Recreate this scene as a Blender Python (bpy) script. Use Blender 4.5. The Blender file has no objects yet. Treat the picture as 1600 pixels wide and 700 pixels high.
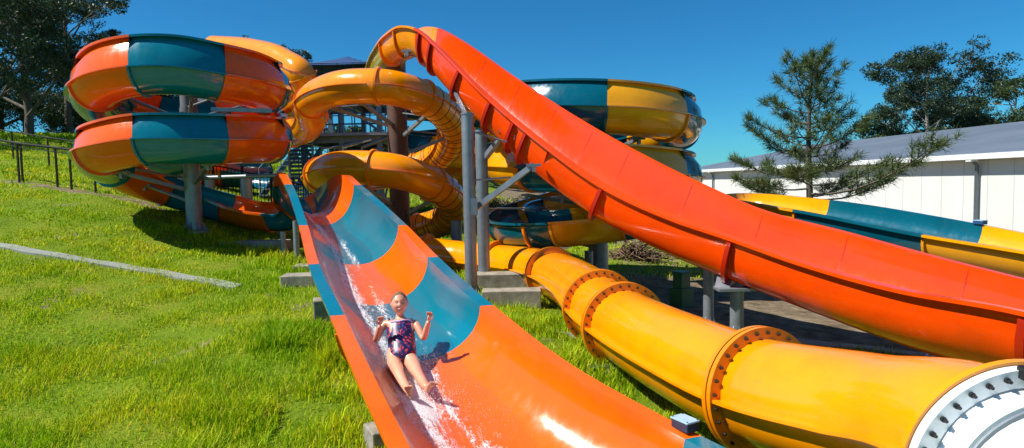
import bpy, bmesh, math, random
import numpy as np
from mathutils import Vector, Matrix
PI = math.pi
R = math.radians
rng = np.random.default_rng(7)
random.seed(7)
scene = bpy.context.scene
COL = scene.collection

# ------------------------------------------------------------------ camera
cam_d = bpy.data.cameras.new('camera')
cam = bpy.data.objects.new('camera', cam_d); COL.objects.link(cam)
cam_d.sensor_width = 36; cam_d.lens = 22.5
cam_d.clip_end = 3000; cam_d.clip_start = 0.05
PITCH = math.atan(65/1000.0); ROLL = -0.02
CM = Matrix.Rotation(PI/2-PITCH, 4, 'X') @ Matrix.Rotation(ROLL, 4, 'Z')
cam.matrix_world = CM
scene.camera = cam
CR = np.array(CM.to_3x3())

def at(px, py, D):
    v = CR @ np.array([(px-800)/1000.0, (350-py)/1000.0, -1.0])
    return v*(D/v[1])
def proj(P):
    q = np.asarray(P) @ CR
    return np.stack([800-1000*q[..., 0]/q[..., 2], 350+1000*q[..., 1]/q[..., 2]], -1)

# ------------------------------------------------------------------ helpers
def tag(o, label=None, cat=None, group=None, kind=None):
    if label: o['label'] = label
    if cat: o['category'] = cat
    if group: o['group'] = group
    if kind: o['kind'] = kind
    return o
def thing(name, label, cat, loc=(0, 0, 0), group=None):
    o = bpy.data.objects.new(name, None); COL.objects.link(o)
    o.empty_display_size = .2
    o.location = Vector([float(a) for a in loc])
    return tag(o, label, cat, group)
def obj(name, V, F, mat, parent=None, smooth=True, label=None, mats=None, midx=None):
    me = bpy.data.meshes.new(name)
    V = np.asarray(V, dtype=float)
    if parent is not None:
        V = V - np.array(parent_loc(parent))
    me.from_pydata(V.tolist(), [], F if isinstance(F, list) else F.tolist())
    for m in (mats or [mat]): me.materials.append(m)
    if smooth: me.polygons.foreach_set('use_smooth', [True]*len(me.polygons))
    if midx is not None: me.polygons.foreach_set('material_index', midx)
    me.update()
    o = bpy.data.objects.new(name, me); COL.objects.link(o)
    if parent is not None: o.parent = parent
    if label: o['label'] = label
    return o
def parent_loc(p):
    l = np.array(p.location)
    while p.parent is not None:
        p = p.parent; l = l + np.array(p.location)
    return l
def flatobj(name, V, F, mat, parent=None, **k):
    return obj(name, V, F, mat, parent, smooth=False, **k)
class MB:
    def __init__(s): s.V = []; s.F = []; s.n = 0
    def add(s, V, F):
        V = np.asarray(V, float)
        s.V.append(V); s.F += [[i+s.n for i in f] for f in F]; s.n += len(V)
    def box(s, c, size, rz=0, M=None):
        x, y, z = [a/2 for a in size]
        V = np.array([[i*x, j*y, k*z] for i in (-1, 1) for j in (-1, 1) for k in (-1, 1)])
        if M is not None: V = V @ np.asarray(M).T
        elif rz:
            c_, s_ = math.cos(rz), math.sin(rz)
            V = V @ np.array([[c_, s_, 0], [-s_, c_, 0], [0, 0, 1]])
        s.add(V+np.asarray(c), [[0, 1, 3, 2], [4, 6, 7, 5], [0, 4, 5, 1], [2, 3, 7, 6], [0, 2, 6, 4], [1, 5, 7, 3]])
    def tube(s, pts, r, n=10, caps=True):
        pts = np.asarray(pts, float); m = len(pts)
        r = np.ones(m)*r
        T = np.gradient(pts, axis=0); T /= np.linalg.norm(T, axis=1)[:, None]+1e-9
        ref = np.array([0, 0, 1.]) if abs(T[0][2]) < .9 else np.array([1., 0, 0])
        V = []
        for i in range(m):
            u = np.cross(T[i], ref); u /= np.linalg.norm(u)+1e-9
            v = np.cross(u, T[i]); ref = v
            a = np.arange(n)*2*PI/n
            V.append(pts[i]+r[i]*(np.cos(a)[:, None]*u+np.sin(a)[:, None]*v))
        V = np.concatenate(V)
        F = [[i*n+j, i*n+(j+1) % n, (i+1)*n+(j+1) % n, (i+1)*n+j] for i in range(m-1) for j in range(n)]
        if caps: F += [list(range(n))[::-1], [(m-1)*n+j for j in range(n)]]
        s.add(V, F)
    def bar(s, a, b, w, h=None):
        a = np.asarray(a, float); b = np.asarray(b, float); h = h or w
        t = b-a; L = np.linalg.norm(t); t = t/L
        ref = np.array([0, 0, 1.]) if abs(t[2]) < .95 else np.array([1., 0, 0])
        u = np.cross(t, ref); u /= np.linalg.norm(u); v = np.cross(u, t)
        s.box((a+b)/2, (L, w, h), M=np.stack([t, u, v], 1))
    def build(s, name, mat, parent=None, smooth=False, label=None):
        return obj(name, np.concatenate(s.V), s.F, mat, parent, smooth=smooth, label=label)
def autosmooth(o, ang=40):
    # sharp edges by angle so that flat faces of smooth meshes stay crisp
    me = o.data
    bm = bmesh.new(); bm.from_mesh(me)
    for e in bm.edges:
        if len(e.link_faces) == 2 and e.calc_face_angle(0) > R(ang): e.smooth = False
    bm.to_mesh(me); bm.free()
    return o
def bevel(o, w=.012, seg=2):
    m = o.modifiers.new('bevel', 'BEVEL'); m.width = w; m.segments = seg; m.limit_method = 'ANGLE'; m.angle_limit = R(50)
    return o

# ------------------------------------------------------------------ materials
def srgb(r, g, b):
    f = lambda c: (c/255/12.92 if c/255 <= .04045 else ((c/255+.055)/1.055)**2.4)
    return (f(r), f(g), f(b), 1)
def newmat(name):
    m = bpy.data.materials.new(name); m.use_nodes = True
    nt = m.node_tree; return m, nt, nt.nodes['Principled BSDF']
def N(nt, t, **k):
    n = nt.nodes.new(t)
    for a, b in k.items(): setattr(n, a, b)
    return n
def L(nt, a, b): nt.links.new(a, b)
def noise(nt, scale, detail=4, rough=.6, coord='Object', mapscale=None):
    tc = N(nt, 'ShaderNodeTexCoord'); n = N(nt, 'ShaderNodeTexNoise')
    n.inputs['Scale'].default_value = scale; n.inputs['Detail'].default_value = detail; n.inputs['Roughness'].default_value = rough
    if mapscale:
        mp = N(nt, 'ShaderNodeMapping'); mp.inputs['Scale'].default_value = mapscale
        L(nt, tc.outputs[coord], mp.inputs[0]); L(nt, mp.outputs[0], n.inputs['Vector'])
    else: L(nt, tc.outputs[coord], n.inputs['Vector'])
    return n.outputs['Fac']
def ramp(nt, fac, stops):
    r = N(nt, 'ShaderNodeValToRGB'); L(nt, fac, r.inputs[0])
    e = r.color_ramp.elements
    while len(e) < len(stops): e.new(.5)
    for i, (p, c) in enumerate(stops):
        e[i].position = p; e[i].color = c if len(c) == 4 else (*c, 1)
    return r.outputs[0]
def bump(nt, p, fac, strength=.3, dist=.02):
    b = N(nt, 'ShaderNodeBump'); b.inputs['Strength'].default_value = strength; b.inputs['Distance'].default_value = dist
    L(nt, fac, b.inputs['Height']); L(nt, b.outputs[0], p.inputs['Normal'])
def mulc(c, k): return (min(1, c[0]*k), min(1, c[1]*k), min(1, c[2]*k), 1)
def gloss(name, c, rough=.19, wear=.4, coat=.45, spec=.5):
    m, nt, p = newmat(name)
    n = noise(nt, 1.7, 5, .65)
    fd = tuple(.9*c[i]+.1*(.35+.65*max(c[:3])) for i in range(3))+(1,)
    c0 = ramp(nt, n, [(.28, mulc(c, .84)), (.5, c), (.66, mulc(c, 1.06)), (.82, fd)])
    st = noise(nt, 26, 6, .75, mapscale=(.35, .35, .9))
    mk = ramp(nt, st, [(.55, (0, 0, 0)), (.78, (.5, .5, .5))])
    mx = N(nt, 'ShaderNodeMix', data_type='RGBA'); L(nt, mk, mx.inputs['Factor']); L(nt, c0, mx.inputs[6]); mx.inputs[7].default_value = (.5*c[0]+.06, .5*c[1]+.05, .5*c[2]+.04, 1)
    L(nt, mx.outputs[2], p.inputs['Base Color'])
    n2 = noise(nt, 9, 6, .7, mapscale=(1, 1, .35))
    mr = N(nt, 'ShaderNodeMapRange'); L(nt, n2, mr.inputs[0])
    mr.inputs[1].default_value = .35; mr.inputs[2].default_value = .75
    mr.inputs[3].default_value = rough*.7; mr.inputs[4].default_value = rough+.28*wear
    L(nt, mr.outputs[0], p.inputs['Roughness'])
    p.inputs['Specular IOR Level'].default_value = spec; p.inputs['Coat Weight'].default_value = coat; p.inputs['Coat Roughness'].default_value = .07
    n3 = noise(nt, 2.5, 2, .5)
    bump(nt, p, n3, .1, .01)
    return m
def simple(name, c, rough=.6, metal=0, var=.2, scale=6, b=0, bs=30):
    m, nt, p = newmat(name)
    n = noise(nt, scale, 5, .65)
    L(nt, ramp(nt, n, [(.25, mulc(c, 1-var)), (.75, mulc(c, 1+var))]), p.inputs['Base Color'])
    p.inputs['Roughness'].default_value = rough; p.inputs['Metallic'].default_value = metal
    if b: bump(nt, p, noise(nt, bs, 4, .6), b, .01)
    return m
M = {}
M['orange'] = gloss('orange_gelcoat', srgb(242, 98, 4), .18, .4, .35, .4)
M['teal'] = gloss('teal_gelcoat', srgb(6, 112, 132), .16, .4, .5, .5)
M['orange_lip'] = M['orange']; M['teal_lip'] = M['teal']
M['red'] = gloss('red_gelcoat', srgb(238, 70, 3), .17, .4, .35, .35)
M['yellow'] = gloss('yellow_gelcoat', srgb(245, 148, 0))
M['lime'] = gloss('lime_gelcoat', srgb(196, 176, 20))
M['mustard'] = gloss('mustard_gelcoat', srgb(232, 158, 8))
M['petrol'] = gloss('petrol_gelcoat', srgb(3, 86, 104), .16, .4, .5, .5)
M['rib_yellow'] = gloss('flange_ochre', srgb(236, 134, 2), .35, .6, .2)
M['rib_red'] = gloss('flange_red', srgb(178, 34, 6), .4, .6, .2)
M['white'] = gloss('white_gelcoat', srgb(232, 236, 238), .3)
M['black'] = simple('black_rubber', (.012, .012, .013, 1), .5)
M['bolt'] = simple('bolt_steel', (.07, .055, .045, 1), .45, .6)
M['galv'] = simple('galvanised_steel', srgb(134, 142, 150), .45, .5, .22, 5, .15, 40)
M['galv_blue'] = simple('blue_grey_steel', srgb(108, 132, 150), .45, .3, .2, 4)
M['brown'] = simple('brown_steel', srgb(92, 70, 62), .6, .1, .3, 3, .2, 20)
M['tower_blue'] = simple('blue_painted_steel', srgb(30, 74, 118), .5, .1, .2, 3)
M['canvas'] = simple('blue_canvas', srgb(20, 62, 110), .8, 0, .1, 2)
M['concrete'] = simple('concrete', srgb(146, 140, 126), .92, 0, .55, 3.5, .7, 30)
M['pavepath'] = simple('path_concrete', srgb(136, 141, 132), .9, 0, .25, 3, .4, 40)
M['fence'] = simple('fence_black', (.008, .009, .009, 1), .85)
M['box_green'] = simple('box_green', srgb(28, 92, 62), .4, 0, .15, 4)
M['bark'] = simple('bark', (.09, .075, .06, 1), .9, 0, .5, 3, .8, 12)
M['bark_pale'] = simple('pale_bark', (.36, .32, .27, 1), .8, 0, .4, 3, .5, 10)
M['stick'] = simple('dead_wood', (.16, .10, .06, 1), .9, 0, .5, 4)
M['wall'] = simple('wall_white', srgb(206, 209, 204), .6, 0, .05, .6)
M['gutter'] = simple('gutter_white', srgb(214, 218, 218), .4)
M['pipe'] = simple('downpipe_grey', srgb(105, 118, 124), .4, .2)

# ------------------------------------------------------------------ ground
def P3(px, py, D): return at(px, py, D)
gp = [P3(300,700,5.7), P3(0,700,5.8), P3(560,700,5.6), P3(0,600,7.2), P3(300,560,7.6), P3(0,450,9.6), P3(360,450,10.2), P3(0,380,11.8),
      P3(0,330,13.6), P3(306,365,14), P3(0,282,17.2), P3(150,320,14.4), P3(200,330,14.2), P3(480,430,11), P3(500,490,8.6), P3(570,600,6.6),
      P3(740,465,12), P3(900,520,9.5), P3(1050,640,6.5), P3(1350,545,9.2), P3(1150,470,13.5), P3(1000,420,18), P3(1000,385,23),
      P3(950,370,27), P3(640,375,20), P3(650,300,30), P3(360,310,20), P3(360,283,25), P3(50,212,30), P3(140,214,31), P3(400,262,33), P3(780,400,18), P3(760,345,27),
      P3(430,395,13), P3(360,375,14)]
gp += [np.array(a, float) for a in [(-3,1,-2.55),(0,0,-2.7),(-8,2,-2.4),(4,2,-2.7),(8,6,-2.7),(-14,8,-1.5),(12,14,-2.8),(16,20,-3.1),(17,40,-3.2),(10,40,-2.6),
      (25,30,-3.3),(-30,20,1.2),(-45,45,3.4),(-20,40,2.6),(-10,50,1.0),(5,60,0.2),(20,80,-1),(45,70,-3.3),(-30,70,3.0),(-15,-10,-2.8),(10,-10,-3),(-25,3,-.6),(30,5,-3.2)]]
gp = np.array(gp)
def _k(d2): return .5*d2*np.log(d2+1e-9)
_A = gp[:, :2]; _n = len(gp)
_d2 = ((_A[:, None]-_A[None])**2).sum(-1)
_K = np.zeros((_n+3, _n+3)); _K[:_n, :_n] = _k(_d2)+np.eye(_n)*1.5
_K[:_n, _n:] = np.c_[np.ones(_n), _A]; _K[_n:, :_n] = _K[:_n, _n:].T
_w = np.linalg.solve(_K, np.r_[gp[:, 2], 0, 0, 0])
carve_pts = []
def gz(x, y):
    x = np.atleast_1d(np.asarray(x, float)); y = np.atleast_1d(np.asarray(y, float))
    xs = np.clip(x, -50, 50); ys = np.clip(y, -12, 85)
    out = np.empty(len(x))
    for i in range(0, len(x), 20000):
        a = xs[i:i+20000]; b = ys[i:i+20000]
        d2 = (a[:, None]-_A[None, :, 0])**2+(b[:, None]-_A[None, :, 1])**2
        o = _k(d2) @ _w[:_n]+_w[_n]+_w[_n+1]*a+_w[_n+2]*b
        # small lumps
        o = o+.03*np.sin(a*1.7+b*.6)*np.sin(b*1.3-a*.4)+.012*np.sin(a*5.1+1)*np.sin(b*4.3)
        if len(carve_pts):
            c = np.array(carve_pts)
            dd = np.sqrt((a[:, None]-c[None, :, 0])**2+(b[:, None]-c[None, :, 1])**2)
            lim = (c[None, :, 2]-.14+.6*np.maximum(0, dd-c[None, :, 3])).min(1)
            o = np.minimum(o, lim)
        out[i:i+20000] = o
    return out
def g1(x, y): return float(gz([x], [y])[0])

# ------------------------------------------------------------------ sweeps
def resample(ctrl, step=.14):
    """ctrl (n,k): first 3 columns a position. Hermite through the points; returns samples and index parameter"""
    c = np.asarray(ctrl, float); n = len(c)
    t = np.r_[0, np.cumsum(np.maximum(1e-3, np.linalg.norm(np.diff(c[:, :3], axis=0), axis=1)))]
    m = np.zeros_like(c)
    for i in range(1, n-1):
        h0 = t[i]-t[i-1]; h1 = t[i+1]-t[i]
        d0 = (c[i]-c[i-1])/h0; d1 = (c[i+1]-c[i])/h1
        m[i] = (d0*h1+d1*h0)/(h0+h1)
    m[0] = (c[1]-c[0])/(t[1]-t[0]); m[-1] = (c[-1]-c[-2])/(t[-1]-t[-2])
    out = []; kk = []
    for i in range(n-1):
        h = t[i+1]-t[i]; q = max(2, int(math.ceil(h/step)))
        for j in range(q + (1 if i == n-2 else 0)):
            s = j/q
            out.append((2*s**3-3*s*s+1)*c[i]+(s**3-2*s*s+s)*h*m[i]+(-2*s**3+3*s*s)*c[i+1]+(s**3-s*s)*h*m[i+1]); kk.append(i+s)
    return np.array(out), np.array(kk)
def frames(C, U=None):
    T = np.gradient(C, axis=0); T /= np.linalg.norm(T, axis=1)[:, None]
    if U is None:
        U = np.cross(T, [0, 0, 1.]); 
    U = U/np.linalg.norm(U, axis=1)[:, None]
    V = np.cross(U, T); V /= np.linalg.norm(V, axis=1)[:, None]
    V[V[:, 2] < 0] *= -1
    return T, U, V
def prof(w, d, h1, h2, lip, th=.022, n=20, rg=.07, pw=1., lo=1.):
    t1, t2 = .5*h1, .5*h2
    s1, s2 = min(1, h1/.15), min(1, h2/.15)
    a = np.linspace(0, PI, n)
    p = [(-w+t1, h1), (-w+.22*t1, h1*.5)]
    p += [(-w*math.cos(x), -d*math.sin(x)**pw) for x in a]
    p += [(w-.22*t2, h2*.5), (w-t2, h2)]
    p += [(w-t2+lip*lo, h2), (w-t2+lip*lo, h2-.045), (w-t2+th, h2-.04), (w-.22*t2+th, h2*.5-.03),
          (w+th, -.045), (w+th+rg*s2, -.05), (w+th+rg*s2, -.075), (w+th, -.08)]
    a2 = np.linspace(PI-.18, .18, n)
    p += [(-(w+th)*math.cos(x), -(d+th)*math.sin(x)**pw) for x in a2]
    p += [(-w-th, -.08), (-w-th-rg*s1, -.075), (-w-th-rg*s1, -.05), (-w-th, -.045),
          (-w+.22*t1-th, h1*.5-.03), (-w+t1-th, h1-.04), (-w+t1-lip, h1-.045), (-w+t1-lip, h1)]
    return np.array(p)
class Flume:
    """rims I and O, depth d, wall extensions h1 (I side) and h2 (O side)"""
    def __init__(s, ctrl, step=.14, lip=.07, shear=False, pw=1., lo=1., inset=0.):
        s.pw = pw
        c = np.array(ctrl, float)           # I(3) O(3) d h1 h2
        mid = (c[:, :3]+c[:, 3:6])/2
        F, s.k = resample(np.c_[mid, c], step)
        s.I = F[:, 3:6]; s.O = F[:, 6:9]; s.d = F[:, 9]; s.h1 = np.maximum(0, F[:, 10]); s.h2 = np.maximum(0, F[:, 11])
        s.C = (s.I+s.O)/2; s.w = np.linalg.norm(s.O-s.I, axis=1)/2-inset
        s.T, s.U, s.V = frames(s.C, s.O-s.I)
        if shear:                                        # bowl hangs straight down even where one rim is higher
            Z = np.array([0, 0, 1.])-s.T*s.T[:, 2:3]; s.V = Z/np.linalg.norm(Z, axis=1)[:, None]
        s.lip = lip
        s.P = []
        for i in range(len(s.C)):
            q = prof(s.w[i], s.d[i], s.h1[i], s.h2[i], lip, pw=pw, lo=lo)
            s.P.append(s.C[i]+q[:, :1]*s.U[i]+q[:, 1:]*s.V[i])
        s.P = np.array(s.P)
    def section(s, k0, k1, mat, parent, name='flume_section', label=None):
        idx = np.arange(s.idx(k0), s.idx(k1)+1)
        m = s.P.shape[1]; V = s.P[idx].reshape(-1, 3); n = len(idx)
        F = []
        for i in range(n-1):
            for j in range(m):
                F.append([i*m+j, i*m+(j+1) % m, (i+1)*m+(j+1) % m, (i+1)*m+j])
        F += [list(range(m))[::-1], [(n-1)*m+j for j in range(m)]]
        o = obj(name, V, F, mat, parent, label=label)
        return autosmooth(o, 45)
    def idx(s, k): return int(np.argmin(abs(s.k-k)))
    def rib(s, k, mat, parent, h=.07, t=.05, name='joint_flange', a0=.0, a1=PI, shift=0):
        i = s.idx(k); a = np.linspace(a0+.02, a1-.02, 22)
        r0, r1 = .012, .022+h
        mb = MB(); V = []
        for x in a:
            for (r, tt) in ((r0, -t/2), (r1, -t/2), (r1, t/2), (r0, t/2)):
                V.append(s.C[i]+s.T[i]*(tt+shift)-(s.w[i]+r)*math.cos(x)*s.U[i]+(-.03-(s.d[i]-.03+r)*max(0, math.sin(x))**s.pw)*s.V[i])
        n = len(a)
        F = [[q*4+j, q*4+(j+1) % 4, (q+1)*4+(j+1) % 4, (q+1)*4+j] for q in range(n-1) for j in range(4)]
        F += [[0, 1, 2, 3], [(n-1)*4+j for j in (3, 2, 1, 0)]]
        return autosmooth(obj(name, V, F, mat, parent), 40)
    def seamline(s, k, mat, parent, t=.012):
        i = s.idx(k); a = np.linspace(.02, PI-.02, 26); V = []
        for x in a:
            for tt in (-t/2, t/2):
                V.append(s.C[i]+s.T[i]*tt-(s.w[i]-.003)*math.cos(x)*s.U[i]-(s.d[i]-.003)*math.sin(x)**s.pw*s.V[i])
        F = [[q*2, q*2+1, q*2+3, q*2+2] for q in range(len(a)-1)]
        return obj('joint_line', V, F, mat, parent)
    def bottom(s, i): return s.C[i]-s.V[i]*(s.d[i]+.03)
    def carve(s, k0, k1, r=.55):
        for i in np.where((s.k >= k0) & (s.k <= k1))[0][::3]:
            b = s.bottom(i); carve_pts.append((b[0], b[1], b[2], r))
class Tube:
    def __init__(s, pts, r, step=.15, n=36):
        F, s.k = resample(np.array(pts), step)
        s.C = F[:, :3]; s.r = r; s.n = n
        s.T, s.U, s.V = frames(s.C)
    def shell(s, k0, k1, mat, parent, r=None, name='tube_section', label=None):
        r = r or s.r
        idx = np.where((s.k >= k0-1e-6) & (s.k <= k1+1e-6))[0]; n = s.n
        a = np.arange(n)*2*PI/n
        V = (s.C[idx][:, None]+r*(np.cos(a)[None, :, None]*s.U[idx][:, None]+np.sin(a)[None, :, None]*s.V[idx][:, None])).reshape(-1, 3)
        F = [[i*n+j, i*n+(j+1) % n, (i+1)*n+(j+1) % n, (i+1)*n+j] for i in range(len(idx)-1) for j in range(n)]
        return obj(name, V, F, mat, parent, label=label)
    def seam(s, k0, k1, side, mat, parent, w=.055, t=.03, name='seam_flange'):
        idx = np.where((s.k >= k0-1e-6) & (s.k <= k1+1e-6))[0]
        q = [(s.r-.01, -t/2), (s.r+w, -t/2), (s.r+w, t/2), (s.r-.01, t/2)]
        V = np.array([[s.C[i]+side*u*s.U[i]+v*s.V[i] for u, v in q] for i in idx]).reshape(-1, 3)
        n = len(idx)
        F = [[i*4+j, i*4+(j+1) % 4, (i+1)*4+(j+1) % 4, (i+1)*4+j] for i in range(n-1) for j in range(4)]
        F += [[0, 1, 2, 3], [(n-1)*4+j for j in (3, 2, 1, 0)]]
        return autosmooth(obj(name, V, F, mat, parent), 40)
    def ring(s, k, h, t, mat, parent, name='joint_flange', r0=None, shift=0, n=56, i=None):
        i = int(np.argmin(abs(s.k-k))) if i is None else i
        r0 = (s.r-.01) if r0 is None else r0
        V = []
        for x in np.arange(n)*2*PI/n:
            d = math.cos(x)*s.U[i]+math.sin(x)*s.V[i]
            for (r, tt) in ((r0, -t/2), (s.r+h, -t/2), (s.r+h, t/2), (r0, t/2)):
                V.append(s.C[i]+s.T[i]*(tt+shift)+r*d)
        F = [[q*4+j, q*4+(j+1) % 4, ((q+1) % n)*4+(j+1) % 4, ((q+1) % n)*4+j] for q in range(n) for j in range(4)]
        return autosmooth(obj(name, V, F, mat, parent), 40)

def bolt_at(p, d, parent, r=.016, h=.022, mat=None):
    mb = MB(); d = np.asarray(d)/np.linalg.norm(d)
    mb.tube([p, p+d*h*.45, p+d*h*.45, p+d*h], [r*1.5, r*1.5, r, r*.9], 8)
    return mb.build('bolt', mat or M['bolt'], parent, smooth=False)
# ================================================================== FLUMES
def alternate(fl, cuts, mats, root, labels=None, start=0, **kw):
    for i in range(len(cuts)-1):
        j = (start+i) % len(mats)
        fl.section(cuts[i], cuts[i+1], mats[j], root, label=labels[j] if labels else None, **kw)
def cyl(cx, cy, r, th, z): return np.array([cx+r*math.cos(R(th)), cy+r*math.sin(R(th)), z])

# ---- orange and teal spiral flume (the girl's)
HA = at(301, 300, 14.0); AX, AY = HA[0], HA[1]
zth = [(-660,-.50),(-650,-.48),(-630,-.36),(-607,-.12),(-585,.12),(-562,.36),(-540,.6),(-495,.84),(-450,1.0),(-405,1.0),(-360,1.05),(-315,1.3),(-270,1.56),(-225,1.68),(-180,1.82),(-150,1.97),(-120,2.2),(-90,2.31),(-67,2.32),(-45,2.24),(0,2.15),(45,2.25),(90,2.4),(120,2.5)]
ctrl = []; thA = []
th = 90
while th >= -640:
    z = float(np.interp(th, [a for a, b in zth], [b for a, b in zth]))
    ext = float(np.interp(th, [-640, -580, -520, -450, -180, 0], [.17, .24, .38, .42, .54, .58]))
    ctrl.append([*cyl(AX, AY, 1.24, th, z), *cyl(AX, AY, 2.12, th, z), float(np.interp(th, [-640, -560, 0], [.48, .50, .50])), 0.0, ext]); thA.append(th)
    th -= 22.5
kA = {t: i for i, t in enumerate(thA)}
def cp(I, O, d, h1=0, h2=0): return [*I, *O, d, h1, h2]
nH = len(ctrl)
ctrl.append(cp((-6.1, 14.75, -.54), (-6.1, 15.8, -.50), .48, 0, .14))
ctrl.append(cp((-5.3, 14.6, -.58), (-5.15, 15.65, -.40), .52, 0, .08))
ctrl.append(cp(at(433, 312, 14.0), at(487, 303, 15.0), .62, 0, 0))
ctrl.append(cp(at(437, 285, 13.35), at(513, 281, 14.1), .76, 0, 0))
ctrl.append(cp(at(444, 270, 12.7), at(532, 273, 13.2), .82, 0, 0))
ctrl.append(cp(at(457, 288, 11.7), at(553, 289, 12.0), .78, 0, 0))
kF = len(ctrl)
ctrl.append(cp(at(481, 352, 9.9), at(622, 352, 10.0), .66, 0, 0))
ctrl.append(cp(at(499, 412, 8.2), at(668, 402, 8.35), .62, 0, 0))
ctrl.append(cp(at(538, 492, 6.4), at(750, 478, 6.6), .58, 0, 0))
ctrl.append(cp(at(598, 615, 4.9), at(890, 585, 5.35), .58, 0, 0))
ctrl.append(cp(at(672, 760, 4.0), at(1070, 686, 4.55), .56, 0, 0))
ctrl.append(cp((-.15, 3.0, -2.03), (1.6, 3.75, -1.88), .55, 0, 0))
ctrl.append(cp((.3, 2.0, -2.1), (2.0, 2.9, -1.95), .52, 0, 0))
FA = Flume(ctrl, .13, lip=.14)
rootA = thing('spiral_flume', 'orange and teal slide coiling round the left column and ending in the girl\'s wide trough', 'water slide', (AX, AY, -1))
cuts = [0]
t = 45
while t > -655:
    cuts.append(kA[min(thA, key=lambda a: abs(a-t))]); t -= 45
LT = ['orange section of the flume', 'teal section of the flume']
cuts = [c for c in cuts if c <= kA[-630+22.5] or True]
cuts = sorted(set(cuts))
# teal centred on the side that faces the camera
def colA(kmid):
    th = 90-22.5*kmid
    return 1 if (round((th+67.5)/45.) % 2 == 0) else 0
secs = []
for a, b in zip(cuts[:-1], cuts[1:]): secs.append((a, b, colA((a+b)/2)))
last = cuts[-1]; lastc = secs[-1][2]
tail = [nH+.45, nH+1.3, nH+2.0, kF-3.1, kF-1, kF, kF+1, kF+2, kF+4, len(ctrl)-1]
# below: orange, teal, orange, teal(opening), orange, teal, orange, teal, orange, teal
colt = [0, 1, 0, 1, 0, 1, 0, 1, 0, 1]
prev = last
for kx, c in zip(tail, colt):
    if kx > prev: secs.append((prev, kx, c)); prev = kx
for a, b, c in secs:
    FA.section(a, b, [M['orange'], M['teal']][c], rootA, label=LT[c])
for a, b, c in secs[1:]:
    if a < kF+1 or a > kF+5: FA.rib(a, [M['teal'], M['orange']][c], rootA, h=.035, t=.04)
for a in (kF+1, kF+2):
    FA.rib(a, M['orange'], rootA, h=.05, t=.05)
FA.rib(kF+2.25, M['orange'], rootA, h=.13, t=.03, a1=PI*.5)
FA.carve(kF-1.5, 999, .75)

# ---- red speed flume
Np = [(566,135,25),(570,108,21),(582,78,18),(600,54,16.2),(624,40,15),(650,45,14.2),(680,70,13.5),(760,150,12.4),(850,226,11.5),(940,290,10.8),(1050,341,10),(1130,368,9.4),(1250,410,8.3),(1400,451,7),(1600,487,5.8),(1900,570,4.7)]
Fp = [(612,132,25),(618,104,21.2),(634,72,18.5),(650,50,17),(668,42,16),(690,45,15.2),(722,62,14.5),(812,124,13.4),(902,182,12.4),(988,231,11.6),(1098,286,10.8),(1185,324,10.2),(1330,363,9.2),(1520,414,8.0),(1790,478,6.9),(2150,540,5.8)]
ctrl = []
for i, (a, b) in enumerate(zip(Np, Fp)):
    ctrl.append(cp(at(*b), at(*a), [.6,.6,.62,.64,.68,.72,.76,.8][i] if i < 8 else .86, 0, 0))
FD = Flume(ctrl, .13, lip=.09, shear=True, pw=.75, lo=1.2, inset=.10)
rootD = thing('speed_flume', 'long open red water slide, yellow at its crest, sweeping down to the right', 'water slide', (*at(950, 300, 10.8)[:2], -2.4))
FD.section(0, 2.35, M['lime'], rootD, label='lime yellow first section')
FD.section(2.35, 4.9, M['yellow'], rootD, label='amber yellow crest section')
FD.section(4.9, 8.1, M['red'], rootD)
FD.section(8.1, 9.6, M['red'], rootD)
FD.section(9.6, 11, M['red'], rootD); FD.section(11, 13.9, M['red'], rootD); FD.section(13.9, 15, M['red'], rootD)
def k_at_px(fl, px, rim='O', k0=0, k1=1e9):
    q = proj(getattr(fl, rim)); ok = (fl.k >= k0) & (fl.k <= k1)
    d = np.where(ok, abs(q[:, 0]-px), 1e9); return fl.k[int(np.argmin(d))]
for px, m in ((590, 'rib_yellow'), (614, 'rib_yellow')):
    FD.rib(k_at_px(FD, px, k0=2), M[m], rootD, h=.07)
for px in (652, 672, 716, 768, 803, 822, 940, 1137, 1606):
    FD.rib(k_at_px(FD, px, k0=4), M['rib_red'], rootD, h=.085, t=.07)
for px in (716, 768, 822, 880, 940, 1040, 1137, 1245, 1400, 1520): FD.seamline(k_at_px(FD, px, k0=4), M['rib_red'], rootD)
FD.carve(11, 99, .7)

# ---- yellow and petrol spiral flume on the right
HC = at(925, 300, 15.5); CX, CY = HC[0], HC[1]
zc = [(-240,1.9),(-180,1.78),(-90,1.55),(0,1.30),(90,.95),(180,.5),(270,.27),(360,.02),(450,-.4),(540,-.88),(570,-.92),(600,-.86),(630,-.75)]
ctrl = []; thC = []
th = -225
while th <= 600:
    z = float(np.interp(th, [a for a, b in zc], [b for a, b in zc]))
    h2 = float(np.interp(th, [-225, 400, 500, 600], [.5, .5, .1, 0.])); h1 = float(np.interp(th, [400, 520], [0, .25]))
    ctrl.append([*cyl(CX, CY, 1.56, th, z), *cyl(CX, CY, 2.56, th, z), .56, h1, h2]); thC.append(th); th += 22.5
nC = len(ctrl)
p = cyl(CX, CY, 2.56, 600, 0)
ctrl.append(cp((CX+.5, CY-1.35, -.72), (CX+.2, CY-2.3, -.74), .55, .2, 0))
ctrl.append(cp((CX+2.2, CY+.2, -.62), (CX+2.1, CY-.95, -.66), .55, .1, 0))
ctrl.append(cp(at(1162, 302, 17.6), at(1125, 309, 16.5), .55, 0, 0))
ctrl.append(cp(at(1296, 313, 15.6), at(1242, 327, 14.5), .66, 0, 0))
ctrl.append(cp(at(1536, 352, 12.6), at(1445, 366, 11.5), .72, 0, 0))
ctrl.append(cp(at(1725, 388, 10.8), at(1610, 393, 9.6), .72, 0, 0))
ctrl.append(cp(at(2200, 452, 8.2), at(2050, 470, 7.2), .72, 0, 0))
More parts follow.
